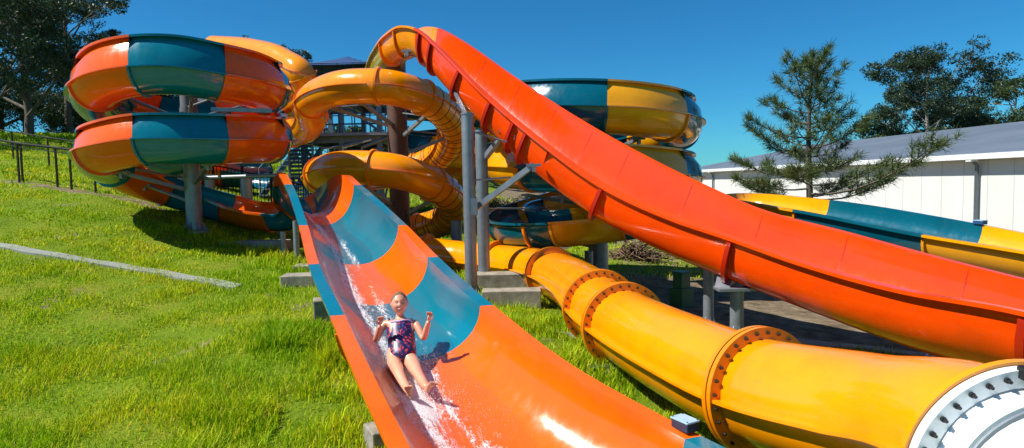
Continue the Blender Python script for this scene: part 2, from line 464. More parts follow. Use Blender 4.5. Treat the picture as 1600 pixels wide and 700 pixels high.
FC = Flume(ctrl, .14, lip=.09, shear=True, pw=.85, lo=1.3)
rootC = thing('spiral_flume', 'yellow and dark teal slide coiling behind the red one, running out past the white shed', 'water slide', (CX, CY, -2))
cutsC = [0]; t = -180
while t < 600:
    cutsC.append(thC.index(t) if t in thC else min(range(nC), key=lambda i: abs(thC[i]-t))); t += 45
cutsC = sorted(set(cutsC))
def colC(km):                         # yellow (0) centred on -67
    th = -225+22.5*km
    return 0 if round((th+67.5)/45.-.0) % 2 == 0 else 1
LC = ['mustard yellow section of the flume', 'dark teal section of the flume']
secC = []
for a, b in zip(cutsC[:-1], cutsC[1:]): secC.append((a, b, colC((a+b)/2)))
tl = [nC+.2, nC+1.2, nC+3, nC+4, len(ctrl)-1]; 
k540 = thC.index(540)
secC = [q for q in secC if q[1] <= k540]; prev = secC[-1][1]
tl = [k_at_px(FC, 818, 'O', k540, nC+.9), k_at_px(FC, 862, 'O', k540, nC+.9), k_at_px(FC, 968, 'O', k540, nC+1.5), nC+1.9]+tl[2:]
ctl = [1, 1, 0, 1, 0, 1, 0]
for kx, c in zip(tl, ctl): secC.append((prev, kx, c)); prev = kx
for a, b, c in secC:
    FC.section(a, b, [M['mustard'], M['petrol']][c], rootC, label=LC[c])
for a, b, c in secC[1:]:
    FC.rib(a, [M['mustard'], M['rib_yellow']][c] if a > 25 else [M['petrol'], M['rib_yellow']][c], rootC, h=.045, t=.05)

# ---- second orange and teal flume passing behind
EX, EY = at(335, 270, 20.6)[:2]
ctrl = []; thE = []
th = 60
while th >= -300:
    z = float(np.interp(th, [-300, -90, 60], [.5, 1.0, 2.6])); 
    ctrl.append([*cyl(EX, EY, 1.3, th, z), *cyl(EX, EY, 2.3, th, z), .55, 0, .4]); thE.append(th); th -= 22.5
FE = Flume(ctrl, .2, lip=.07)
rootE = thing('spiral_flume', 'orange and teal water slide further back, glimpsed through the coils of the left slide', 'water slide', (EX, EY, 0))
for i in range(0, len(ctrl)-1, 2):
    b = min(i+2, len(ctrl)-1); FE.section(i, b, [M['orange'], M['petrol']][(i//2) % 2], rootE, label=LT[(i//2) % 2])

GX, GY = at(712, 230, 24.0)[:2]
ctrl = []; th = -200
while th <= 500:
    z = float(np.interp(th, [-200, 500], [3.1, .2]))
    ctrl.append([*cyl(GX, GY, 1.2, th, z), *cyl(GX, GY, 2.15, th, z), .55, 0, .4]); th += 22.5
FG = Flume(ctrl, .2, lip=.07)
rootG = thing('spiral_flume', 'distant yellow and dark teal slide seen between the yellow tube coils and the twin posts', 'water slide', (GX, GY, -1))
for i in range(0, len(ctrl)-1, 2):
    b = min(i+2, len(ctrl)-1); FG.section(i, b, [M['mustard'], M['petrol']][(i//2) % 2], rootG, label=LC[(i//2) % 2])
for i in range(2, len(ctrl)-1, 2): FG.rib(i, M['rib_yellow'], rootG, h=.05, t=.06)
# seam lines and lip stripes of the red slide
# ---- yellow closed tube slide
up = [(335,74,24.5),(395,80,23),(445,97,21.6),(474,120,21),(480,142,21.4),(462,162,22.4),(432,176,23.2),(408,190,23.2),(412,202,22.3),(440,207,21),
      (474,203,19.8),(487,186,18.8),(484,165,17.8),(505,146,16.8)]
rg1 = [(555,135,16.0),(610,137,15.9),(660,152,16.5),(694,176,17.4),(709,204,18.3),(699,232,19.1),(672,253,19.6),(630,268,19.8),(580,276,19.5),(535,282,19.0),(507,284,18.2),
       (499,276,17.2),(522,264,16.4),(566,262,16.0),(620,268,15.9),(670,284,16.4),(701,306,17.2),(708,327,18.0),(692,345,18.8),(655,357,19.3),(600,368,19.3),(545,377,18.8),(510,385,18.0),
       (510,392,17.0),(550,394,16.3),(615,393,16.0),(700,402,15.6),(765,410,14.8),(815,416,13.8),(862,428,12.2),(905,450,10.2),(962,500,7.9),(1070,560,6.1),(1188,612,5.05),(1375,658,4.05),(1575,722,3.1),(1740,900,2.5),(1900,1400,1.9)]
pts = [at(*p) for p in up+rg1]
TB = Tube(pts, .43, .16)
rootB = thing('tube_slide', 'closed yellow tube water slide coiling round the brown column and snaking to the lower right', 'water slide', (*at(860, 428, 12.2)[:2], -2.2))
nU = len(up); kW = len(pts)-4 + .03  # white section begins at (1590,748)
kW = len(pts)-3
def kpx(px, py, k0, k1):
    q = proj(TB.C); ok = (TB.k >= k0) & (TB.k <= k1)
    d = np.where(ok, np.hypot(q[:, 0]-px, q[:, 1]-py), 1e9); return float(TB.k[int(np.argmin(d))])
joints = [3, 6.5, 9.5, 12.2, nU+.6, nU+2, nU+6.5, nU+11.3, nU+13.3, nU+15.1, nU+19, nU+22.5, nU+25.6, nU+27.2,
          kpx(862, 428, 38, 60), kpx(940, 480, 38, 60), kpx(974, 509, 38, 60), kpx(1188, 612, 38, 60)]
joints = sorted(joints)
kk = [0]+joints+[kW]
for a, b in zip(kk[:-1], kk[1:]):
    TB.shell(TB.k[np.argmin(abs(TB.k-a))], TB.k[np.argmin(abs(TB.k-b))], M['yellow'], rootB)
    for sd in (-1, 1):
        TB.seam(a, b, sd, M['rib_yellow'] if a < nU+22 else M['yellow'], rootB, w=.05 if a < nU+22 else .075, t=.025)
nb = 0
for j in joints:
    near = j > nU+23
    if not near: TB.ring(j, .05, .05, M['rib_yellow'], rootB)
    else:
        i = int(np.argmin(abs(TB.k-j)))
        D = TB.C[i][1]
        for sh in (-.03, .03):
            fl = TB.ring(j, .095, .045, M['rib_yellow'], rootB, shift=sh)
            if D < 9 and (sh < 0 or D < 0):
                bc = -1
                for q in range(28):
                    x = q*2*PI/28+.1
                    d = math.cos(x)*TB.U[i]+math.sin(x)*TB.V[i]
                    face = TB.C[i]+TB.T[i]*(.053)+d*(TB.r+.052)
                    # only bolts on the upper and camera-facing half are in view
                    vis = np.dot(face-TB.C[i], -TB.C[i]) > -.25*np.linalg.norm(TB.C[i])*TB.r
                    if vis: bolt_at(face, TB.T[i], fl, .0105, .024)
# black joint lines on the turning parts
def lines(k0, k1, n):
    for j in np.linspace(k0, k1, n):
        i = int(np.argmin(abs(TB.k-j)))
        TB.ring(j, .006, .022, M['black'], rootB, name='joint_line', r0=TB.r-.01, n=40)
lines(nU+2.35, nU+7.0, 20)
lines(nU+15.2, nU+19.6, 18)
# seam bolts on the near tube
sb = TB.seam(nU+28.5, kW, -1, M['yellow'], rootB, w=.1, t=.05, name='seam_flange')
i0 = int(np.argmin(abs(TB.k-(kpx(962, 500, 38, 60)+.1)))); i1 = int(np.argmin(abs(TB.k-kW)))
cum = np.r_[0, np.cumsum(np.linalg.norm(np.diff(TB.C[i0:i1], axis=0), axis=1))]
for s in np.arange(.1, cum[-1], .19):
    i = i0+int(np.argmin(abs(cum-s)))
    for u, v in zip([TB.C[i]-TB.U[i]*(TB.r+.055)+TB.V[i]*.026], [TB.V[i]]): bolt_at(u, v, sb, .012, .012)
# white end piece
iw = int(np.argmin(abs(TB.k-kW)))
TB.shell(kW, 999, M['white'], rootB, r=.41, label='white end section')
wf = TB.ring(kW, .082, .05, M['white'], rootB, shift=.025, i=iw, n=80)
TB.ring(kW, .10, .035, M['yellow'], rootB, shift=-.022, i=iw, n=80)
TB.ring(kW, .004, .006, M['white'], rootB, name='ring_bead', shift=.21, i=iw, r0=.40, n=80)
TB.ring(kW, -.014, .006, M['pipe'], rootB, name='ring_bead', shift=.23, i=iw, r0=.40, n=80)
for q in range(34):
    x = q*2*PI/34+.05
    d = math.cos(x)*TB.U[iw]+math.sin(x)*TB.V[iw]
    face = TB.C[iw]+TB.T[iw]*.05+d*(TB.r+.045)
    if np.dot(d, -TB.C[iw]) > -.9: bolt_at(face, TB.T[iw], wf, .0095, .032, M['black'])
mb = MB()
best = min(range(0, 360, 3), key=lambda q: np.hypot(*(proj(TB.C[iw]+TB.T[iw]*.05+(TB.r+.05)*(math.cos(R(q))*TB.U[iw]+math.sin(R(q))*TB.V[iw]))-np.array([1572, 585]))))
d = math.cos(R(best))*TB.U[iw]+math.sin(R(best))*TB.V[iw]; e = np.cross(TB.T[iw], d)
mb.bar(TB.C[iw]+TB.T[iw]*.03+d*(TB.r+.06)-e*.1, TB.C[iw]+TB.T[iw]*1.1+d*(TB.r+.03)-e*.12, .10, .06)
br = bevel(mb.build('black_bracket', M['black'], rootB), .008)
bolt_at(TB.C[iw]+TB.T[iw]*.13+d*(TB.r+.088)-e*.1, d, br, .03, .02, M['galv'])

# ================================================================== COLUMNS AND STEELWORK
def column(px, py, D, r, ztop, mat, label, group=None, plate=True, cap=True, name='support_column', n=28):
    b = at(px, py, D); zb = g1(b[0], b[1])
    t = thing(name, label, 'column', (b[0], b[1], zb), group)
    mb = MB(); mb.tube([(b[0], b[1], zb-.3), (b[0], b[1], ztop)], r, n)
    autosmooth(mb.build('post', M[mat], t, smooth=True), 40)
    if cap:
        mb = MB(); mb.tube([(b[0], b[1], ztop), (b[0], b[1], ztop+.03)], r*1.08, n); autosmooth(mb.build('cap_plate', M[mat], t, smooth=True), 40)
    if plate:
        mb = MB(); mb.tube([(b[0], b[1], zb-.02), (b[0], b[1], zb+.03)], r*1.9, n); autosmooth(mb.build('base_plate', M['galv'], t, smooth=True), 40)
        for q in range(8):
            a = q*PI/4; c, s_ = math.cos(a), math.sin(a)
            mb = MB(); v = [(b[0]+c*r, b[1]+s_*r, zb+.03), (b[0]+c*r*1.75, b[1]+s_*r*1.75, zb+.03), (b[0]+c*r, b[1]+s_*r, zb+.22)]
            w = np.array([-s_, c, 0])*.008
            mb.add([np.array(x)+w for x in v]+[np.array(x)-w for x in v], [[0, 1, 2], [5, 4, 3], [0, 3, 4, 1], [1, 4, 5, 2], [2, 5, 3, 0]])
            mb.build('gusset', M['galv'], t)
    return t, b, zb
def arm(t, a, b, w=.09, mat='galv', name='support_arm', bracket=None, round_=False):
    mb = MB()
    if round_: mb.tube([a, b], w/2, 12)
    else: mb.bar(a, b, w)
    o = mb.build(name, M[mat], t, smooth=round_)
    if round_: autosmooth(o, 40)
    if bracket is not None:
        mb = MB(); mb.box(np.asarray(b)+[0, 0, .0], (.26, .12, .05)); mb.box(np.asarray(b)+[0, 0, -.06], (.06, .16, .12)); mb.build('bracket', M['galv'], o)
    return o
def clamp(t, x, y, z, r, h=.22):
    mb = MB(); mb.tube([(x, y, z-h/2), (x, y, z+h/2)], r, 24); return autosmooth(mb.build('collar', M['galv'], t, smooth=True), 40)

# left column
tA, bA, zA = column(305, 365, 14.0, .165, 2.6, 'galv', 'grey steel column in the middle of the orange and teal coils')
for th, z in ((-60, 1.85), (-15, 1.95), (-120, 1.85), (-160, 1.7), (60, 1.9), (120, 1.6), (-50, .48), (-10, .65), (-130, .35), (160, .1), (45, .9)):
    p0 = cyl(AX, AY, .2, th, z-.35 if th not in (-15, -10) else z-.05); 
    p1 = cyl(AX, AY, 1.36, th, z)
    arm(tA, p0, p1, .075, bracket=True, round_=abs(th) % 20 == 0)
    if th in (-60, -130, 120): arm(tA, cyl(AX, AY, .2, th, z-.1), cyl(AX, AY, 1.44, th+24, z+.05), .045, name='brace', round_=True)
arm(tA, at(312, 278, 13.85), at(436, 274, 13.2), .085, round_=True)
arm(tA, at(330, 171, 12.6), at(425, 173, 12.9), .08, round_=False)
for z in (.2, .9, 1.7): clamp(tA, bA[0], bA[1], z, .18, .1)

# brown column
tB, bB, zB = column(626, 360, 17.9, .275, 3.42, 'brown', 'tall brown steel column inside the yellow tube coils')
BX, BY = bB[0], bB[1]
for (px, py, D, ang) in ((560, 156, 16.2, 0), (668, 178, 16.9, 0), (712, 210, 18.2, 0), (505, 165, 17.2, 0), (672, 268, 19.2, 0), (540, 292, 16.6, 0), (690, 305, 17.2, 0), (560, 290, 18.9, 0), (655, 372, 18.9, 0), (500, 300, 18, 0)):
    e = at(px, py, D); a = math.atan2(e[1]-BY, e[0]-BX)
    arm(tB, (BX+.27*math.cos(a), BY+.27*math.sin(a), e[2]-.5), e, .085, bracket=True)
    arm(tB, (BX+.27*math.cos(a), BY+.27*math.sin(a), e[2]+.12), e+np.array([.25*math.sin(a), -.25*math.cos(a), -.05]), .04, name='brace', round_=True)
arm(tB, (BX+.15, BY, 3.2), at(637, 80, 15.0), .085, bracket=True)

# right column
tC, bC, zC = column(935, 402, 15.6, .235, 2.1, 'galv', 'grey steel column under the yellow and dark teal coils')
for th, z in ((-150, .98), (-100, .95), (-60, .9), (180, .2), (-160, -.3), (-120, -.35), (120, -1.3), (150, -1.3), (-20, .7), (20, -.6), (-80, -.4)):
    arm(tC, cyl(bC[0], bC[1], .22, th, z-.3), cyl(CX, CY, 1.7, th, z), .075, bracket=True)
arm(tC, cyl(bC[0], bC[1], .22, 180, -1.0), at(818, 326, 14.4), .07)

# galvanised twin posts carrying the red flume
def twin(px, pyb, D, pyt, r, label, arms):
    ztop = at(px, pyt, D)[2]
    t, b, zb = column(px, pyb, D, r, ztop, 'galv', label)
    for (y0, tx, ty, TD, rd) in arms:
        arm(t, at(px, y0, D), at(tx, ty, TD), .1 if not rd else .035, bracket=None if rd else True, round_=rd)
    return t, b
t1, b1 = twin(737, 463, 12.0, 179, .115, 'foremost of the two tall galvanised posts under the red slide', [(330, 834, 258, 11.55, False), (205, 792, 222, 12.1, True), (282, 798, 277, 12.1, True)])
mb = MB(); mb.box(at(741, 323, 11.85), (.12, .1, .3)); mb.build('plate', M['galv'], t1)
t2, b2 = twin(757, 442, 13.2, 206, .125, 'taller galvanised post standing behind its twin under the red slide', [(248, 790, 205, 12.4, False), (325, 826, 326, 14, True)])
# mast bracket of the crest
arm(t1, at(733, 190, 12.0), at(700, 122, 13.9), .06, bracket=True)
# posts on the right
t3, b3, z3 = column(1107, 545, 10.4, .085, at(1107, 398, 10.4)[2], 'galv', 'slim grey post rising behind the yellow tube under the red slide', cap=False)
t4, b4, z4 = column(1151, 560, 9.55, .1, at(1151, 456, 9.55)[2], 'galv', 'short weathered post with a saddle plate carrying the red slide')
kq = FD.idx(k_at_px(FD, 1137, k0=4)); bt = FD.bottom(kq)
mb = MB(); mb.box((b4[0], b4[1], at(1151, 456, 9.55)[2]+.05), (.62, .3, .04)); mb.build('saddle_plate', M['galv'], t4)
mb = MB(); mb.bar((b4[0]-.22, b4[1], at(1151, 456, 9.55)[2]+.05), bt+np.array([-.12, 0, .12]), .22, .03); mb.bar((b4[0]+.22, b4[1], at(1151, 456, 9.55)[2]+.05), bt+np.array([.25, 0, .02]), .22, .03); mb.build('saddle', M['galv'], t4)
# background posts behind the left coils
for px, py, D, pt, r, lab in ((287, 322, 19, 205, .13, 'pale grey post behind the left coils, left of the main column'), (329, 318, 19, 272, .14, 'pale grey post just right of the main left column, behind it'),
                              (386, 318, 19, 278, .17, 'stout pale grey post seen between main left column and slide mouth'), (221, 300, 17.5, 262, .1, 'short galvanised post under the left end of the coils'),
                              (714, 384, 16.5, 345, .14, 'short blue grey post beneath the lowest yellow coil'), (920, 402, 15.0, 392, .1, 'small stub post left of the right column')):
    column(px, py, D, r, at(px, pt, D)[2], 'galv_blue' if px == 714 else 'galv', lab, cap=False)
# legs under the mouth of the girl's slide
for px, py, D, pt in ((443, 390, 12.6, 362), (464, 398, 12.2, 345)):
    column(px, py, D, .055, at(px, pt, D)[2], 'galv', 'thin galvanised leg under the mouth of the girl\'s slide, %s' % ('farther from the girl' if px == 443 else 'nearer the girl'), cap=False, plate=False)
# small support stands of the tube
def stand(px, py, D, ztop, label):
    b = at(px, py, D); zb = g1(b[0], b[1]); t = thing('pipe_stand', label, 'stand', (b[0], b[1], zb))
    mb = MB(); mb.bar((b[0], b[1], zb), (b[0], b[1], ztop), .14); mb.build('post', M['galv'], t)
    mb = MB(); mb.box((b[0], b[1], zb+.05), (.34, .34, .03)); mb.build('base_plate', M['galv'], t)
    mb = MB(); mb.box((b[0], b[1], ztop), (.6, .24, .035)); mb.build('top_plate', M['galv'], t)
    return b, zb
def block(c, size, rz, label, name='concrete_block', lift=.0, mat='concrete'):
    zb = g1(c[0], c[1])
    mb = MB(); mb.box((c[0], c[1], zb+size[2]/2-.25+lift), (size[0], size[1], size[2]+.5), rz)
    o = obj(name, np.concatenate(mb.V)-np.array([c[0], c[1], zb]), mb.F, M[mat], smooth=False); o.location = (c[0], c[1], zb)
    tag(o, label, 'concrete block', 'concrete footings under the slides'); bevel(o, .015)
    return o
q = at(878, 484, 11.9); stand(878, 484, 11.9, -2.02, 'galvanised stand under the yellow tube beside the concrete ledge')
block(q, (.9, .6, .06), .2, 'low concrete pad under the tube stand')
q = at(960, 588, 7.6); stand(960, 600, 7.5, -2.2, 'small metal stand under the double flange of the yellow tube'); block(at(955, 590, 7.7), (.6, .5, .05), .3, 'low concrete pad under the near bend of the yellow tube')
block(at(785, 474, 12.9), (1.1, .5, .42), 0, 'upper of the two long concrete ledges right of the twin posts')
block(at(800, 494, 11.4), (1.05, .4, .3), 0, 'lower of the two long concrete ledges right of the twin posts')
block(at(870, 480, 12.9), (.9, .5, .3), 0, 'concrete ledge behind the tube stand')
block(at(512, 512, 8.35), (.34, .3, .36), .3, 'pale concrete cube beside the left rim of the girl\'s slide')
block(at(470, 450, 10.4), (.55, .4, .16), .1, 'flat concrete footing higher up beside the girl\'s slide')
block(at(478, 412, 11.6), (.4, .4, .12), .1, 'small concrete footing beneath the thin slide leg')
block(at(400, 377, 13.6), (1.4, .5, .16), .05, 'long brownish concrete slab beneath the lowest coil', mat='concrete')
block(at(604, 668, 5.55), (.34, .3, .2), .5, 'rough concrete lump in grass nearest the camera, by the slide rim')
# ================================================================== GROUND MESH
def ground():
    ys = np.unique(np.r_[np.arange(-40, 0, 4.), np.arange(0, 16, .16), np.arange(16, 40, .4), np.arange(40, 90, 2.), np.geomspace(90, 900, 16)])
    xs = np.unique(np.r_[-np.geomspace(30, 900, 18), np.arange(-30, -12, .6), np.arange(-12, 8, .16), np.arange(8, 30, .5), np.geomspace(30, 900, 18)])
    X, Y = np.meshgrid(xs, ys); x = X.ravel(); y = Y.ravel(); z = gz(x, y)
    far = np.clip((np.hypot(x, y)-80)/200, 0, 1); z = z*(1-far)+far*-3
    nx = len(xs); V = np.c_[x, y, z]
    i, j = np.meshgrid(np.arange(nx-1), np.arange(len(ys)-1)); a = (j*nx+i).ravel()
    F = np.stack([a, a+1, a+nx+1, a+nx], 1)
    o = obj('ground', V, F, M['ground'])
    tag(o, kind='structure')
    at_ = o.data.attributes.new('dirt', 'FLOAT', 'POINT')
    at_.data.foreach_set('value', dirt(x, y))
    return o
def sstep(v, a, b): t = np.clip((v-a)/(b-a), 0, 1); return t*t*(3-2*t)
def dirt(x, y):
    x = np.asarray(x, float); y = np.asarray(y, float)
    d = sstep(x, 1.6, 3.4)*sstep(y, 8.3, 9.6)            # bare earth under the right slides
    d = d*(1-.55*sstep(y, 15, 18)*(1-sstep(x, 6, 9)))
    d = np.maximum(d, .75*sstep(x, -2.2, 0)*sstep(y, 21, 25)*(1-sstep(y, 45, 60)))
    # thin strip of trodden soil under the fence on the left
    q = abs((y-16.9)-(x+13.04)*-.345)
    d = np.maximum(d, .75*(1-sstep(q, .12, .55))*sstep(-x, 7.5, 9))
    q = np.sin(x*1.9+1.7*np.sin(y*.8))*np.sin(y*1.55+1.2*np.sin(x*.7+2))+.35*np.sin(x*4.7+y*2)*np.sin(y*5.3)
    d = np.maximum(d, .4*sstep(q, .62, 1.0)*(y > 6.5))
    return np.clip(d, 0, 1)
m, nt, p = newmat('ground'); M['ground'] = m
n1 = noise(nt, .9, 6, .7); n2 = noise(nt, 14, 6, .75); n3 = noise(nt, 3.2, 5, .7)
green = ramp(nt, n1, [(.25, (.08, .14, .010)), (.5, (.16, .24, .012)), (.72, (.26, .25, .03))])
soil = ramp(nt, n3, [(.25, (.07, .05, .032)), (.5, (.2, .15, .095)), (.75, (.36, .30, .2))])
attr = N(nt, 'ShaderNodeAttribute', attribute_name='dirt')
ad = N(nt, 'ShaderNodeMath', operation='ADD'); L(nt, attr.outputs['Fac'], ad.inputs[0])
mm = N(nt, 'ShaderNodeMath', operation='MULTIPLY_ADD'); L(nt, n3, mm.inputs[0]); mm.inputs[1].default_value = 1.6; mm.inputs[2].default_value = -.8
L(nt, mm.outputs[0], ad.inputs[1])
mr = N(nt, 'ShaderNodeMapRange'); L(nt, ad.outputs[0], mr.inputs[0]); mr.inputs[1].default_value = .38; mr.inputs[2].default_value = .62
mix = N(nt, 'ShaderNodeMix', data_type='RGBA'); L(nt, mr.outputs[0], mix.inputs['Factor']); L(nt, green, mix.inputs[6]); L(nt, soil, mix.inputs[7])
L(nt, mix.outputs[2], p.inputs['Base Color']); p.inputs['Roughness'].default_value = .95; p.inputs['Specular IOR Level'].default_value = .1
bump(nt, p, n2, .8, .06)
ground()

def hit(px, py):
    Ds = np.linspace(4, 30, 521); P = np.array([at(px, py, D) for D in Ds]); g = gz(P[:, 0], P[:, 1]); k = np.where(P[:, 2] < g)[0]
    return P[k[0]] if len(k) else P[-1]
# ---- paths
def ribbon(name, pts, w, mat, lift=.03, step=.15, thick=.07):
    c, k = resample(np.array([[a[0], a[1], 0] for a in pts]), step)
    T = np.gradient(c, axis=0); T /= np.linalg.norm(T, axis=1)[:, None]
    S = np.stack([-T[:, 1], T[:, 0]], 1)
    ww = w*(1+.03*np.sin(k*5.3))
    V = []
    for q in (-1, 1):
        xy = c[:, :2]+S*q*ww[:, None]/2; z = gz(xy[:, 0], xy[:, 1])+lift
        V.append(np.c_[xy, z]); V.append(np.c_[xy, z-thick-.2])
    a, b, c2, d = V; n = len(a); VV = np.concatenate([a, b, c2, d]); F = []
    for i in range(n-1):
        F += [[i, i+1, 2*n+i+1, 2*n+i], [i, n+i, n+i+1, i+1], [2*n+i, 2*n+i+1, 3*n+i+1, 3*n+i]]
    F += [[0, 2*n, 3*n, n], [n-1, 2*n-1, 4*n-1, 3*n-1]]
    o = obj(name, VV, F, mat, smooth=False); return tag(o, kind='structure')
ribbon('path', [hit(-140, 362), hit(0, 386), hit(90, 401), hit(180, 417), hit(280, 435), hit(372, 451)], .2, M['pavepath'], lift=.04)
ribbon('path', [at(800, 519, 9.9), at(860, 525, 9.5), at(930, 532, 9.1), at(1010, 540, 8.8)], .16, M['pavepath'])
ribbon('path', [at(1240, 530, 9.6), at(1320, 537, 9.3), at(1480, 560, 8.6), at(1640, 590, 7.8)], .3, M['concrete'], lift=.05)

# ---- grass: real blades
def grass():
    blades = []
    def zone(n, x0, x1, y0, y1, h0, w0, seed, keep=None, name='grass', matn='grass'):
        g = np.random.default_rng(seed)
        x = g.uniform(x0, x1, n); y = g.uniform(y0, y1, n)
        # only what the picture's side can see, with a margin
        a = np.abs(x)/np.maximum(y, .1)
        ok = (a < .98)
        if keep is not None: ok &= keep(x, y, g)
        lump = np.sin(x*2.1+1.3*np.sin(y*1.7))*np.sin(y*2.6+1.1*np.sin(x*1.9))+.6*np.sin(x*5.3+y*3.1)*np.sin(y*6.1-x*2.2)
        ok &= g.random(n) < np.clip(.62+.4*lump, .18, 1)
        ok &= g.random(n) > dirt(x, y)*1.15+.0
        x = x[ok]; y = y[ok]; lump = lump[ok]; n = len(x)
        z = gz(x, y)
        h = h0*(.5+.9*g.random(n))*(1+.45*np.clip(lump, -1, 1.2)); ww = w0*(.7+.6*g.random(n))
        az = g.uniform(0, 2*PI, n); lean = g.uniform(.1, .75, n)*h
        b = np.c_[x, y, z-.01]; s = np.c_[-np.sin(az), np.cos(az), np.zeros(n)]*ww[:, None]/2
        dr = np.c_[np.cos(az), np.sin(az), np.zeros(n)]
        mid = b+dr*(lean*.35)[:, None]+np.c_[0*h, 0*h, h*.6]
        tip = b+dr*lean[:, None]+np.c_[0*h, 0*h, h*(1-.25*g.random(n))]
        V = np.stack([b-s, b+s, mid-s*.75, mid+s*.75, tip], 1).reshape(-1, 3)
        i = np.arange(n)*5
        Q = np.stack([i, i+1, i+3, i+2], 1); T = np.stack([i+2, i+3, i+4], 1)
        return V, Q, T, g.random(n), n
    def commit(parts, name):
        Vs = np.concatenate([p[0] for p in parts]); off = 0; loops = []; tot = []; starts = []
        rv = np.concatenate([np.repeat(p[3], 5) for p in parts])
        Q = []; T = []
        for p in parts: Q.append(p[1]+off); T.append(p[2]+off); off += len(p[0])
        Q = np.concatenate(Q); T = np.concatenate(T)
        me = bpy.data.meshes.new(name); me.vertices.add(len(Vs)); me.vertices.foreach_set('co', Vs.ravel())
        nl = Q.size+T.size; me.loops.add(nl); me.loops.foreach_set('vertex_index', np.r_[Q.ravel(), T.ravel()].astype(np.int32))
        me.polygons.add(len(Q)+len(T))
        st = np.r_[np.arange(len(Q))*4, Q.size+np.arange(len(T))*3].astype(np.int32)
        me.polygons.foreach_set('loop_start', st)
        me.update(calc_edges=True)
        me.attributes.new('rnd', 'FLOAT', 'POINT').data.foreach_set('value', rv.astype(np.float32))
        me.materials.append(M['grass'])
        o = bpy.data.objects.new(name, me); COL.objects.link(o)
        return o
    notA = lambda x, y, g: np.ones(len(x), bool)
    cA = FA.C[(FA.k > kF-2)]; 
    def clear(x, y, g):
        d = np.full(len(x), 9.)
        for c, w_ in list(zip(cA, FA.w[FA.k > kF-2]))[::2]: d = np.minimum(d, np.hypot(x-c[0], y-c[1])-w_)
        ok = d > -.25
        return ok
    A = [zone(150000, -7, 2.5, 4.2, 8, .085, .0075, 1, clear), zone(120000, -10.5, 5, 8, 11.5, .07, .010, 2, clear), zone(90000, -15, 4, 11.5, 16, .062, .014, 3, clear),
         zone(70000, -22, 6, 16, 26, .09, .026, 4), zone(16000, 2.5, 8, 7, 11, .09, .011, 5), zone(40000, -30, 6, 26, 40, .12, .05, 6)]
    # taller rank clumps along the slide rim and under the tube
    def clumps(x, y, g):
        ok = clear(x, y, g)
        c = np.sin(x*3.1+.7)*np.sin(y*2.7+1.9)
        return ok & (c > .05)
    A.append(zone(42000, -3.2, -.8, 5.0, 8.2, .17, .010, 8, clumps))
    A.append(zone(50000, -.2, 3.2, 5.4, 10.5, .17, .012, 9, clumps))
    for q, ob in enumerate([o_ for o_ in bpy.data.objects if o_.get('category') in ('concrete block', 'column', 'stand')]):
        x_, y_ = ob.location.x, ob.location.y
        if y_ < 16: A.append(zone(900, x_-.62, x_+.62, y_-.5, y_+.45, .15, .009+.0006*y_, 100+q, clear))
    o = commit(A, 'grass'); tag(o, 'bright green grass covering the slope', 'grass', kind='stuff')
m, nt, p = newmat('grass'); M['grass'] = m
a = N(nt, 'ShaderNodeAttribute', attribute_name='rnd')
c1 = ramp(nt, a.outputs['Fac'], [(0, (.16, .31, .004)), (.5, (.36, .52, .004)), (.85, (.58, .62, .008)), (1, (.55, .47, .08))])
c2 = ramp(nt, noise(nt, .55, 5, .7), [(.32, (.6, .85, .6)), (.48, (.95, 1, .9)), (.62, (1.35, 1.12, .9)), (.72, (1.45, 1.0, 1.1))])
mx = N(nt, 'ShaderNodeMix', data_type='RGBA', blend_type='MULTIPLY'); mx.inputs['Factor'].default_value = 1
L(nt, c1, mx.inputs[6]); L(nt, c2, mx.inputs[7]); L(nt, mx.outputs[2], p.inputs['Base Color'])
p.inputs['Roughness'].default_value = .6; p.inputs['Specular IOR Level'].default_value = .12
tr = N(nt, 'ShaderNodeBsdfTranslucent'); L(nt, mx.outputs[2], tr.inputs[0])
ms = N(nt, 'ShaderNodeMixShader'); ms.inputs[0].default_value = .35
L(nt, p.outputs[0], ms.inputs[1]); L(nt, tr.outputs[0], ms.inputs[2]); L(nt, ms.outputs[0], nt.nodes['Material Output'].inputs[0])
grass()
# ================================================================== WAREHOUSE
E1 = at(1600, 237, 23.5); E0 = at(1088, 266, 57.0)
zE = .75
dv = (E1-E0)[:2]; dv /= np.linalg.norm(dv); nv = np.array([-dv[1], dv[0]])
if nv[0] > 0: nv = -nv                      # outward, towards the slides
P0 = E0[:2]-dv*4; P1 = E1[:2]+dv*12
LW = np.linalg.norm(P1-P0); W = 26.0; zR = 3.05
def wp(s, o, z): q = P0+dv*s+nv*o; return (q[0], q[1], z)
wh = thing('warehouse', 'long white panelled shed with a low grey corrugated metal roof behind the pine', 'shed', wp(LW/2, 0, -3.3))
m, nt, p = newmat('roof_sheet'); M['roof'] = m
tc = N(nt, 'ShaderNodeTexCoord'); mp = N(nt, 'ShaderNodeMapping'); mp.inputs['Rotation'].default_value = (0, 0, -math.atan2(dv[1], dv[0]))
wv = N(nt, 'ShaderNodeTexWave'); wv.inputs['Scale'].default_value = 1.1; wv.bands_direction = 'X'
L(nt, tc.outputs['Object'], mp.inputs[0]); L(nt, mp.outputs[0], wv.inputs[0])
L(nt, ramp(nt, noise(nt, .25, 5, .7), [(.3, srgb(94, 105, 118)), (.7, srgb(116, 127, 139))]), p.inputs['Base Color'])
p.inputs['Roughness'].default_value = .55; p.inputs['Metallic'].default_value = .15
bump(nt, p, wv.outputs['Fac'], .9, .06)
V = [wp(0, 0, -4.2), wp(LW, 0, -4.2), wp(LW, 0, zE-.12), wp(0, 0, zE-.12), wp(0, -W, -4.2), wp(LW, -W, -4.2), wp(LW, -W, zE-.12), wp(0, -W, zE-.12), wp(0, -W/2, zR-.2), wp(LW, -W/2, zR-.2)]
